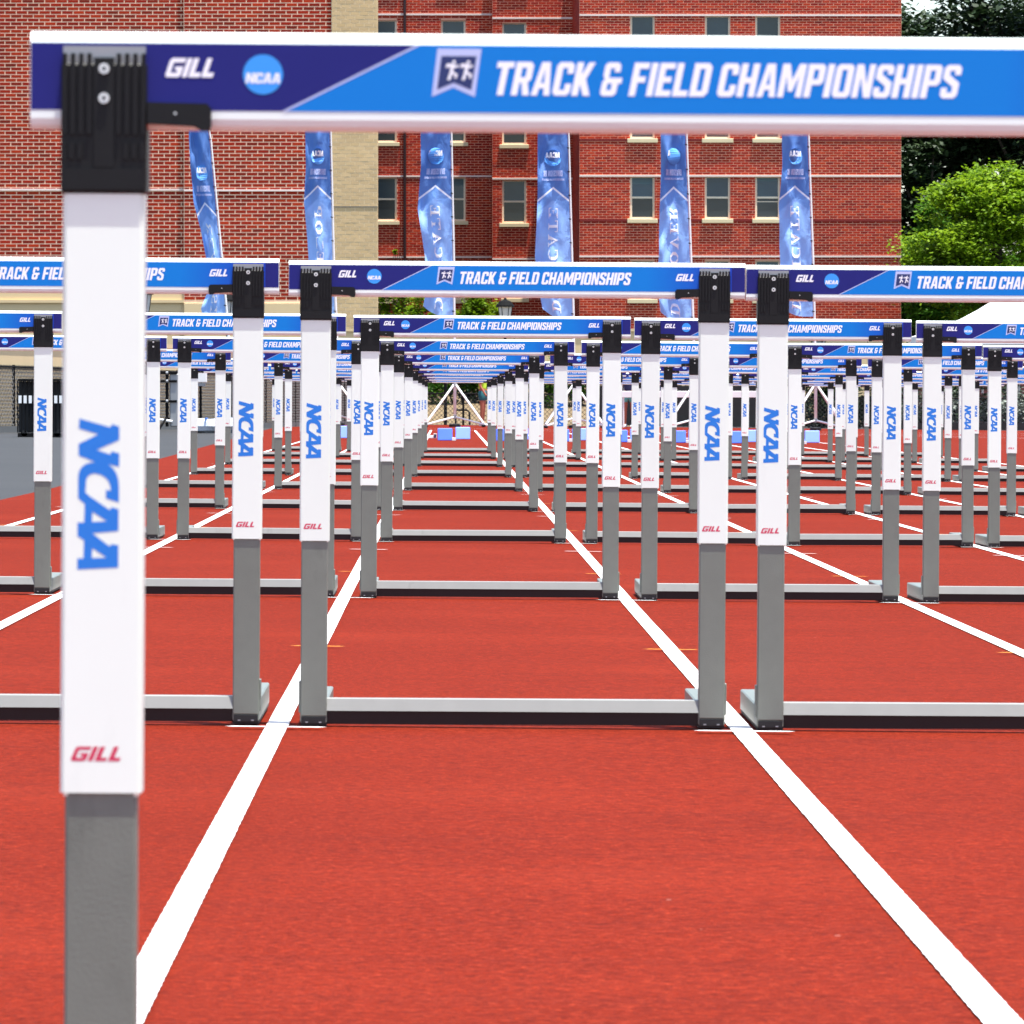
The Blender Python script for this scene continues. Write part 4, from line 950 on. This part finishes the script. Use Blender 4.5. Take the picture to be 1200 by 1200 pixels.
def flag(word, pole_pts, left_pts, dy, base_px, label, seed, amp=.15):
    """pole_pts: (py,px); left_pts: free edge (py,px) from photo measurements; flag cloth hangs on the camera's left of its pole"""
    t = thing('feather_flag', label, 'flag', (PX(base_px, DF), DF, gz(PX(base_px, DF))), group='tall blue feather flags at the end of the track')
    bx = PX(base_px, DF); bz = gz(bx)
    def interp(pts, py):
        if py <= pts[0][0]:
            (a, b), (c, e) = pts[0], pts[1]; return b + (py-a)*(e-b)/(c-a) if pts is pole_pts else b
        for (a, b), (c, e) in zip(pts, pts[1:]):
            if py <= c: return b + (py-a)*(e-b)/(c-a)
        return pts[-1][1]
    topy = 84 + dy; boty = left_pts[-1][0]
    def pole(py):
        x = interp(pole_pts, py)
        if py < 150+dy: x -= ((150+dy-py)/66.0)**2 * 13.0     # the whip curves over at the top
        return x
    rn = random.Random(seed); ph = [rn.uniform(0, 6.28) for _ in range(6)]
    def cloth(u, v, off=0):   # u 0 at pole, 1 at free edge ; v 0 bottom 1 top
        py = boty + (topy-boty)*v
        xp = pole(py) - 1.6; xl = interp(left_pts, py)
        if v > .80: xl = xl + (xp-xl)*((v-.80)/.20)**2*.92
        # rounded bottom corner on the free side
        px = xp + (xl-xp)*u
        if v < .035: py -= (.035-v)/.035*0; 
        lift = max(0, u-.25)**2*22*(1 if v < .16 else 0)*((.16-v)/.16 if v < .16 else 0)
        zz = PZ(py - lift, DF) - bz; xx = PX(px, DF) - bx
        yy = .10*u*abs(math.sin(9*v+2.3*u+ph[4])) + amp*u*(math.sin(7*u+ph[0]+3*v) + .8*math.sin(13*v+5*u+ph[1]) + .5*math.sin(29*v-9*u+ph[2])) - .05*math.sin(44*v+15*u+ph[3])*u
        return Vector((xx, yy - off, zz))
    mb = MB(); U, V = 16, 110; vs = []; fs = []
    for j in range(V+1):
        for i in range(U+1): vs.append(cloth(i/U, j/V))
    for j in range(V):
        for i in range(U): a = j*(U+1)+i; fs.append((a, a+1, a+U+2, a+U+1))
    mb.add(vs, fs, 'flag_cloth'); o = mb.build('flag_cloth', t, smooth=True, recalc=False)
    uvl = o.data.uv_layers.new(name='UVMap')
    for lp in o.data.loops:
        vi = lp.vertex_index; uvl.data[lp.index].uv = ((vi % (U+1))/U, (vi//(U+1))/V)
    # word, read upwards, tops of the letters to the right (seen from the back)
    mb = MB(); tot = sum(SG[c][0]+.9 for c in word)-.9
    Hpx = boty-topy
    v0, v1 = .022, .455; cur = 0
    for c in word:
        wd, strokes = SG[c]
        for k, st in enumerate(strokes):
            m = lambda a, b, cur=cur, k=k: cloth(.50 - (b/7-.5)*.275, v0 + (v1-v0)*(cur+a)/tot, .030 + .0015*k)
            mb.poly(st, [], m, 'print_white')
        cur += wd+.9
    mb.build('lettering', t, recalc=False)
    # emblem disc, division line and tag line (mirrored, seen from the back)
    mb = MB(); n = 24; asp = 36.0/Hpx
    uc, vc, ru = .50, .655, .27
    mb.poly([(uc+ru*math.cos(2*math.pi*i/n), vc+ru*asp*math.sin(2*math.pi*i/n)) for i in range(n)], [], lambda a, b: cloth(a, b, .045), 'disc_faded')
    mb.build('round_emblem', t, recalc=False)
    mb = MB()
    mir = lambda off: (lambda a, b: cloth(a, b, off))      # u runs right-to-left, so text laid along +u is mirrored
    text(mb, 'NCAA', .28, vc+.0*asp, .46, .15*asp*1.2, mir(.085), 'print_white', .02, .5)
    text(mb, 'DIVISION III', .20, .580, .60, .024, mir(.034), 'print_line', .0, .9, 2.2)
    text(mb, 'DISCOVER DEVELOP DEDICATE', .14, .563, .72, .008, mir(.034), 'print_line', .0, .9, 2.2)
    mb.build('small_print', t, recalc=False)
    # pole
    pts = []
    for k in range(24):
        py = 452 + (topy-3-452)*k/23
        pts.append((PX(pole(py), DF)-bx, .0, PZ(py, DF)-bz))
    pts = [(0, 0, .28)] + pts
    mb = MB(); mb.tube(pts, [.042]*2 + [.036 - .020*k/23 for k in range(23)], 'pole_white', 8); pl = mb.build('pole', t, smooth=True)
    mb = MB()
    for k in range(9):
        py = boty - 6 - (boty-150-dy)*k/8; x = PX(pole(py), DF)-bx; z = PZ(py, DF)-bz
        mb.tube([(x, -.045, z), (x-.06, -.03, z+.01)], .016, 'black_metal', 6)
    mb.build('ring', pl)
    mb = MB(); za = PZ(451, DF)-bz; mb.lathe([(.065, za-.06), (.065, za+.05)], 0, 0, 'pole_grey'); mb.lathe([(.06,.22),(.06,.32)], 0, 0, 'pole_grey'); mb.build('collar', t)
    for sx in (-1, 1):
        for sy in (-1, 1):
            ex, ey = sx*.79, sy*.79
            mb = MB(); mb.tube([(sx*.03, sy*.03, za), (ex, ey, .10)], .030, 'pole_white', 7); mb.build('brace', t)
            mb = MB(); mb.tube([(sx*.03, sy*.03, .27), (ex, ey, .07)], .026, 'pole_white', 7); mb.lathe([(.05,.0),(.05,.06)], ex, ey, 'black_metal', 8); mb.build('leg', t)
    mb = MB(); mb.lathe([(.16,.0),(.16,.07),(.10,.09)], 0, 0, 'black_rubber'); mb.build('weight', t)
flag('DISCOVER', [(194,250.5),(302,260.5),(365,266),(452,272)], [(100,219),(194,223.5),(237,227.5),(270,235.5),(302,241.5),(340,243),(368,236),(392,240)], 20, 272, 'leaning blue flag, leftmost of the six, with emblem disc and DISCOVER lettering', 1)
flag('DEVELOP', [(194,389),(304,391.5),(365,394),(452,397)], [(100,356),(194,358.5),(238,356.5),(262,358.5),(300,361.5),(340,362),(371,360)], 1, 397, 'blue flag with DEVELOP lettering in front of the beige brick pier', 2)
flag('DEDICATE', [(194,530),(304,532),(452,533)], [(100,492),(194,493.5),(238,490),(245,489.5),(300,498),(341,500),(371,496)], 0, 533, 'blue flag with DEDICATE lettering on the pole in the middle of the view', 3, .13)
flag('DEDICATE', [(194,667.5),(304,670.5),(365,672),(452,673)], [(100,630),(194,630),(232,630),(300,627),(341,631),(374,636)], 2, 673, 'blue flag with DEDICATE lettering beside the dark corner of the brick wall', 4)
flag('DISCOVER', [(194,806),(304,810),(365,812),(452,814)], [(100,774),(194,774.5),(250,773),(300,772),(330,769),(378,774)], -3, 814, 'violet blue flag with DISCOVER lettering before the right wing windows', 5)
flag('DEDICATE', [(194,949),(304,953),(365,954.5),(452,956)], [(100,917),(194,917),(240,913),(300,914.5),(340,915),(371,914)], 1, 956, 'blue flag with DEDICATE lettering, rightmost of the six', 6)

# ------------------------------------------------------------------ tent, table, equipment at the far end
t = thing('canopy_tent', 'white pop up canopy tent below the trees at right', 'tent', (PX(1185, 205), 205, 0))
s = FPX/205; hw = 110/s
za = PZ(352, 205); ze = PZ(394, 205)
mb = MB(); n = 8; vs = []; fs = []
for sy in (-1, 1):
    pass
ap = (0, 0, za+.4)
ring = [(-hw, -hw), (hw, -hw), (hw, hw), (-hw, hw)]
for k in range(4):
    (ax, ay), (bx_, by) = ring[k], ring[(k+1) % 4]; N_ = 6; o = len(vs)
    for i in range(N_+1):
        f = i/N_
        for j in range(N_+1):
            g2 = j/N_; ex, ey = ax+(bx_-ax)*g2, ay+(by-ay)*g2
            zz = (za+.4)*(1-f)+ze*f - .35*math.sin(math.pi*f)*.6 - .10*math.sin(math.pi*g2)*f
            vs.append((ex*f, ey*f, zz))
    for i in range(N_):
        for j in range(N_): a = o+i*(N_+1)+j; fs.append((a, a+1, a+N_+2, a+N_+1))
mb.add(vs, fs, 'tent_white'); mb.build('roof', t, smooth=True)
mb = MB()
for k in range(4):
    (ax, ay), (bx_, by) = ring[k], ring[(k+1) % 4]
    mb.obox((ax, ay, ze-.3), (bx_-ax, by-ay, 0), (0, 0, .30), (0.01*(1 if ay == by else 0)+.01, .01, 0), 'tent_white')
mb.build('valance', t)
for ax, ay in ring:
    mb = MB(); mb.tube([(ax*.98, ay*.98, -.1), (ax*.98, ay*.98, ze)], .035, 'pole_white', 6); mb.build('leg', t)
t = thing('stall', 'dark maroon sided stall under the tent edge at right', 'stall', (PX(1150, 200), 200, 0))
mb = MB(); mb.box(-2.6, 2.6, .0, 1.2, 0, .95, 'maroon_cloth'); mb.build('counter_cloth', t)
mb = MB()
for a in (-2.55, -1.2, .1, 1.3, 2.5): mb.tube([(a, .6, .9), (a, .6, 1.95)], .04, 'pole_grey', 6)
mb.build('pole', t)
mb = MB(); mb.box(-2.6, 2.6, 1.0, 1.05, .95, 1.95, 'maroon_cloth'); mb.build('back_cloth', t)

def table(px0, px1, d, pyt, pyb, label):
    xa, xb = PX(px0, d), PX(px1, d); zt, zb = PZ(pyt, d), PZ(pyb, d); x = (xa+xb)/2; g_ = gz(x)
    t = thing('table', label, 'table', (x, d, g_)); h = (xb-xa)/2
    mb = MB(); mb.box(-h, h, 0, .75, zt-g_-.04, zt-g_, 'tent_white'); mb.box(-h+.01, h-.01, -.01, .01, zb-g_, zt-g_-.041, 'tent_white'); mb.build('table_top', t)
    for sx in (-1, 1):
        for yy in (.06, .69):
            mb = MB(); mb.tube([(sx*(h-.06), yy, 0), (sx*(h-.06), yy, zt-g_-.04)], .02, 'pole_grey', 6); mb.build('leg', t)
t = thing('windscreen', 'black mesh windscreen along the end fence right of the fourth flagpole', 'screen', (PX(692, 181.5), 181.5, 0))
x0_ = PX(692, 181.5)
k = 0
for a_, b_ in ((692, 742), (742.6, 792), (792.6, 842), (842.6, 892), (892.6, 938)):
    mb = MB(); xa, xb = PX(a_, 181.5)-x0_, PX(b_, 181.5)-x0_
    mb.box(xa, xb, -.02, .0, gz(x0_+xa)+.02, 1.16, 'screen_cloth'); mb.build('panel', t)
    mb = MB(); mb.tube([(xa, .03, -.15), (xa, .03, 1.2)], .03, 'black_metal', 6); mb.build('post', t)
t = thing('barrier_board', 'long white board on posts crossing the end of the track', 'barrier', (PX(729, 176), 176, 0))
x0_ = PX(729, 176)
for i, (a_, b_) in enumerate(((729, 783), (783.5, 838), (838.5, 892))):
    xa, xb = PX(a_, 176)-x0_, PX(b_, 176)-x0_
    mb = MB(); mb.box(xa, xb, 0, .03, PZ(465.8, 176), PZ(458.2, 176), 'tent_white'); mb.build('board', t, bevel=.006)
    mb = MB(); mb.tube([(xa+.04, .06, gz(x0_+xa)), (xa+.04, .06, PZ(458, 176))], .025, 'pole_white', 6); mb.build('post', t)
mb = MB(); mb.box(PX(1040, 181)-0, PX(1230, 181), 180.9, 180.95, gz(14)-.02, gz(14)+.20, 'screen_cloth')
tag(mb.build('kick_board'), 'low black board at the foot of the end fence below the tent', 'board')
mb = MB(); mb.tube([(PX(270, 150), 150, -.1), (PX(270, 150), 150, PZ(440, 150))], .06, 'black_metal', 8); mb.box(PX(267,150), PX(273,150), 149.9, 150.1, -.1, .25, 'black_metal')
tag(mb.build('gate_post'), 'thick black steel post in the left fence beside the leaning flagpole', 'post')
def rack_sign(px, py0, py1, d, wpx, label):
    x = PX(px, d); g_ = gz(x); t = thing('sign_board', label, 'sign', (x, d, g_)); z0, z1 = PZ(py1, d)-g_, PZ(py0, d)-g_; h = wpx/2/FPX*d
    mb = MB(); mb.box(-h, h, -.02, .02, z0, z1, 'print_white'); bd = mb.build('board', t)
    mb = MB(); mb.box(-h+.02, h-.02, -.026, -.021, z0+(z1-z0)*.45, z1-.03, 'logo_blue'); mb.box(-h+.02, h-.02, -.026, -.021, z0+.02, z0+.06, 'black_metal'); mb.build('panel_print', bd)
    for sx in (-1, 1):
        mb = MB(); mb.tube([(sx*(h-.03), .03, 0), (sx*(h-.03), .03, z1)], .015, 'black_metal', 6); mb.build('leg', t)
rack_sign(737, 434, 457, 178, 12, 'small blue and white notice board standing above the white board')
# silver wrapped bundle beside the left fence
t = thing('landing_mat', 'silver and blue wrapped mat bundle lying beside the left fence', 'mat', (PX(258, 128), 128, gz(PX(258,128))))
mb = MB(); vs = []; fs = []; rn = random.Random(9); nx, nr = 14, 10
for i in range(nx+1):
    x = -.52 + 1.06*i/nx
    for k in range(nr):
        a = 2*math.pi*k/nr; r_ = .17*(1 + .25*noise.noise(Vector((x*5, math.cos(a)*2, math.sin(a)*2))))
        vs.append((x, .3+r_*1.6*math.cos(a), max(.0, .15 + r_*math.sin(a)*.95)))
for i in range(nx):
    for k in range(nr): fs.append((i*nr+k, i*nr+(k+1) % nr, (i+1)*nr+(k+1) % nr, (i+1)*nr+k))
fs += [tuple(range(nr)), tuple(range(nx*nr, nx*nr+nr))]
mb.add(vs, fs, 'tarp_silver'); mb.build('cover', t)
mb = MB()
for x in (-.3, .05, .38): mb.box(x-.02, x+.02, -.02, .62, .30, .325, 'logo_blue')
mb.build('strap', t)
mb = MB(); mb.tube([(-.53, .2, .16), (-.58, .2, .16)], .14, 'black_rubber', 12); mb.tube([(-.55, .2, .1), (-.55, .2, .33)], .03, 'black_metal', 6); mb.build('wheel', t)
# timing stand
t = thing('equipment_stand', 'grey and black equipment stand with brackets before the left fence', 'stand', (PX(196, 134), 134, gz(PX(196,134))))
S_ = FPX/134; zz = lambda py: PZ(py, 134) - gz(PX(196,134))
mb = MB(); mb.tube([(0,0,.1), (0,0,zz(434))], .035, 'black_metal', 8); mb.build('column', t)
mb = MB(); mb.box(.06, .26, -.03, .12, zz(500), zz(438), 'pole_grey'); mb.build('side_case', t, bevel=.02)
for py in (437, 446.5, 470):
    mb = MB(); mb.box(-.2, .22, -.06, -.0, zz(py)-.03, zz(py)+.02, 'black_metal'); mb.tube([(-.02,-.08,zz(py)), (.03,-.08,zz(py))], .035, 'pole_grey', 8); mb.build('arm_bracket', t)
mb = MB(); mb.tube([(-.24,.0,zz(491)), (.12,-.06,zz(494))], .03, 'pole_white', 8); mb.build('handle', t)
for a in (0, 2.1, 4.2):
    mb = MB(); mb.tube([(0,0,.3), (.4*math.cos(a), .4*math.sin(a), .02)], .022, 'black_metal', 6); mb.build('leg', t)
# floodlight-like white box on the fence
t = thing('display_box', 'white box lamp mounted above the left fence rail', 'box', (PX(235, 140), 140, gz(PX(235,140))))
zz = lambda py: PZ(py, 140) - gz(PX(235,140))
mb = MB(); mb.box(-.17, .15, -.1, .1, zz(448.5), zz(433), 'tent_white'); mb.build('case', t, bevel=.02)
mb = MB(); mb.box(-.16, .12, -.08, .1, zz(452.5), zz(449), 'pole_grey'); mb.build('bracket', t)
mb = MB(); mb.tube([(0,.05,0), (0,.05,zz(451))], .025, 'black_metal', 6); mb.build('post', t)
# slatted cart, far left
t = thing('cage_cart', 'black slatted cage cart with white striped band at the far left', 'cart', (PX(48, 112), 112, gz(PX(48,112))))
zz = lambda py: PZ(py, 112) - gz(PX(48,112))
mb = MB(); hw = .42
mb.box(-hw, hw, 0, .6, zz(514), zz(507.5), 'black_metal'); mb.box(-hw, hw, 0, .6, zz(446.5), zz(444), 'black_metal')
for k in range(13):
    x = -hw + 2*hw*k/12; mb.box(x-.012, x+.012, 0, .03, zz(507), zz(446), 'black_metal'); mb.box(x-.012, x+.012, .57, .6, zz(507), zz(446), 'black_metal')
mb.box(-hw, hw, .28, .30, zz(507), zz(447), 'black_rubber')
mb.build('cage', t)
mb = MB()
for k in range(9):
    x = -hw + 2*hw*(k+.2)/9; mb.box(x, x+.055, -.03, -.005, zz(472.5), zz(463.5), 'tent_white')
mb.build('striped_band', t)
for x in (-.3, .3):
    mb = MB(); mb.tube([(x,.0,.06), (x,.04,.06)], .06, 'black_rubber', 12); mb.build('wheel', t)
# white block on the track beside the middle starting block
mb = MB(); mb.box(-.10, .10, 0, .15, 0, .055, 'tent_white'); mb.box(.10, .16, -.01, .14, 0, .09, 'navy_cloth')
o = mb.build('speaker_box', bevel=.006); o.location = (PX(502, 118), 118, gz(-.5)); tag(o, 'small white block with navy end left of the middle starting block', 'box')
mb = MB(); n = 9
for i in range(4):
    x0 = PX(60 + i*1, 120)
mb = MB()
# low kerb between asphalt and the left fence
for (xa, ya), (xb, yb) in zip(FP, FP[1:]):
    L = math.hypot(xb-xa, yb-ya); mb.obox((xa, ya-.25, gz(xa)-.02), (xb-xa, yb-ya, gz(xb)-gz(xa)), (0,0,.14), (0,.2,0), 'kerb_concrete')
o = mb.build('kerb'); o['kind'] = 'structure'

# ------------------------------------------------------------------ people
def skin_obj(name, verts, edges, radii, mat, parent, root=0, sub=2):
    me = bpy.data.meshes.new(name); me.from_pydata(verts, edges, []); me.update()
    o = bpy.data.objects.new(name, me); C.objects.link(o); o.parent = parent
    m = o.modifiers.new('skin', 'SKIN'); m.use_smooth_shade = True
    for i, r in enumerate(radii):
        sv = me.skin_vertices[0].data[i] if me.skin_vertices else None
        if sv: sv.radius = r if isinstance(r, tuple) else (r, r); sv.use_root = (i == root)
    s = o.modifiers.new('sub', 'SUBSURF'); s.levels = sub; s.render_levels = sub
    bpy.context.view_layer.update()
    dg = bpy.context.evaluated_depsgraph_get(); me2 = bpy.data.meshes.new_from_object(o.evaluated_get(dg))
    o.modifiers.clear(); o.data = me2; me2.materials.clear(); me2.materials.append(MATS[mat])
    me2.polygons.foreach_set('use_smooth', [True]*len(me2.polygons)); return o
def ensure_skin(me):
    if not me.skin_vertices:
        bm = bmesh.new(); bm.from_mesh(me); bm.verts.layers.skin.verify(); bm.to_mesh(me); bm.free()
_so = skin_obj
def skin_obj(name, verts, edges, radii, mat, parent, root=0, sub=2):
    me = bpy.data.meshes.new(name); me.from_pydata(verts, edges, [])
    bm = bmesh.new(); bm.from_mesh(me); ly = bm.verts.layers.skin.verify(); bm.verts.ensure_lookup_table()
    for i, v in enumerate(bm.verts):
        r = radii[i]; v[ly].radius = r if isinstance(r, tuple) else (r, r); v[ly].use_root = (i == root)
    bm.to_mesh(me); bm.free()
    o = bpy.data.objects.new(name, me); C.objects.link(o)
    m = o.modifiers.new('skin', 'SKIN'); m.use_smooth_shade = True
    s = o.modifiers.new('sub', 'SUBSURF'); s.levels = sub; s.render_levels = sub
    bpy.context.view_layer.update()
    dg = bpy.context.evaluated_depsgraph_get(); me2 = bpy.data.meshes.new_from_object(o.evaluated_get(dg))
    o.modifiers.clear(); o.data = me2; me2.materials.clear(); me2.materials.append(MATS[mat]); o.parent = parent
    return o
def person(px, d, label, top, shorts, turn, seed, arm=0.0):
    x = PX(px, d); t = thing('person', label, 'person', (x, d, gz(x) if d < 184 else 0.0), (0, 0, turn))
    V = [(0,0,.98),(0,0,1.12),(0,0,1.30),(0,.01,1.44),(0,.0,1.52),(0,-.01,1.60),(0,-.02,1.70),          # 0-6 pelvis..head
         (.10,0,.93),(.11,-.01,.50),(.12,.02,.10),(.12,-.10,.035),                                        # 7-10 leg
         (-.10,0,.93),(-.11,-.01,.50),(-.12,.02,.10),(-.12,-.10,.035),                                    # 11-14
         (.18,0,1.42),(.24,.02,1.15),(.25,-.12-arm,.93),(.25,-.17-arm,.86),                                # 15-18
         (-.18,0,1.42),(-.24,.02,1.15),(-.24,-.12,.93),(-.24,-.17,.86)]
    E = [(0,1),(1,2),(2,3),(3,4),(4,5),(5,6),(0,7),(7,8),(8,9),(9,10),(0,11),(11,12),(12,13),(13,14),(3,15),(15,16),(16,17),(17,18),(3,19),(19,20),(20,21),(21,22)]
    R = [(.15,.11),(.13,.10),(.16,.11),(.10,.08),(.05,.05),(.075,.085),(.075,.085),.09,.058,.038,.035,.09,.058,.038,.035,.058,.042,.030,.032,.058,.042,.030,.032]
    skin_obj('body', V, E, R, 'skin_brown', t)
    skin_obj('shirt', [(0,0,.99),(0,0,1.14),(0,0,1.31),(0,.01,1.43),(.17,0,1.43),(.235,.015,1.22),(-.17,0,1.43),(-.235,.015,1.22)], [(0,1),(1,2),(2,3),(3,4),(4,5),(3,6),(6,7)],
             [(.165,.125),(.155,.12),(.18,.13),(.11,.09),.075,.07,.075,.07], top, t)
    skin_obj('shorts', [(0,0,1.08),(0,0,.96),(.10,0,.88),(.115,-.005,.68),(-.10,0,.88),(-.115,-.005,.68)], [(0,1),(1,2),(2,3),(1,4),(4,5)],
             [(.16,.12),(.165,.125),.11,.10,.11,.10], shorts, t)
    mb = MB(); mb.lathe([(.02,1.62),(.088,1.66),(.10,1.72),(.085,1.78),(.045,1.815),(.0,1.82)], 0, .01, 'hair_dark', 12)
    mb.build('hair', t, smooth=True)
    mb = MB()     # nose and ears so the head reads as a head
    mb.lathe([(.012,1.655),(.016,1.665),(.006,1.70)], 0, -.105, 'skin_brown', 6); mb.lathe([(.012,1.65),(.016,1.68),(.010,1.70)], .078, -.01, 'skin_brown', 6); mb.lathe([(.012,1.65),(.016,1.68),(.010,1.70)], -.078, -.01, 'skin_brown', 6)
    mb.build('face', t)
    for sx in (-.12, .12):
        mb = MB(); mb.prism_x([(.07,.0),(.08,.09),(.0,.10),(-.12,.06),(-.17,.04),(-.17,.0)], sx-.045, sx+.045, 'shoe_white'); mb.build('shoe', t, bevel=.012)
person(565.5, 176, 'person in a neon yellow top and teal shorts standing behind the last hurdles', 'neon_cloth', 'teal_cloth', 1.35, 1)
person(737.0, 177.5, 'person in navy top and pale teal shorts standing behind the white board', 'navy_cloth', 'teal_print', -.3, 2)
person(773.0, 177.5, 'person in navy clothes standing behind the white board', 'navy_cloth', 'navy_cloth', .2, 3)
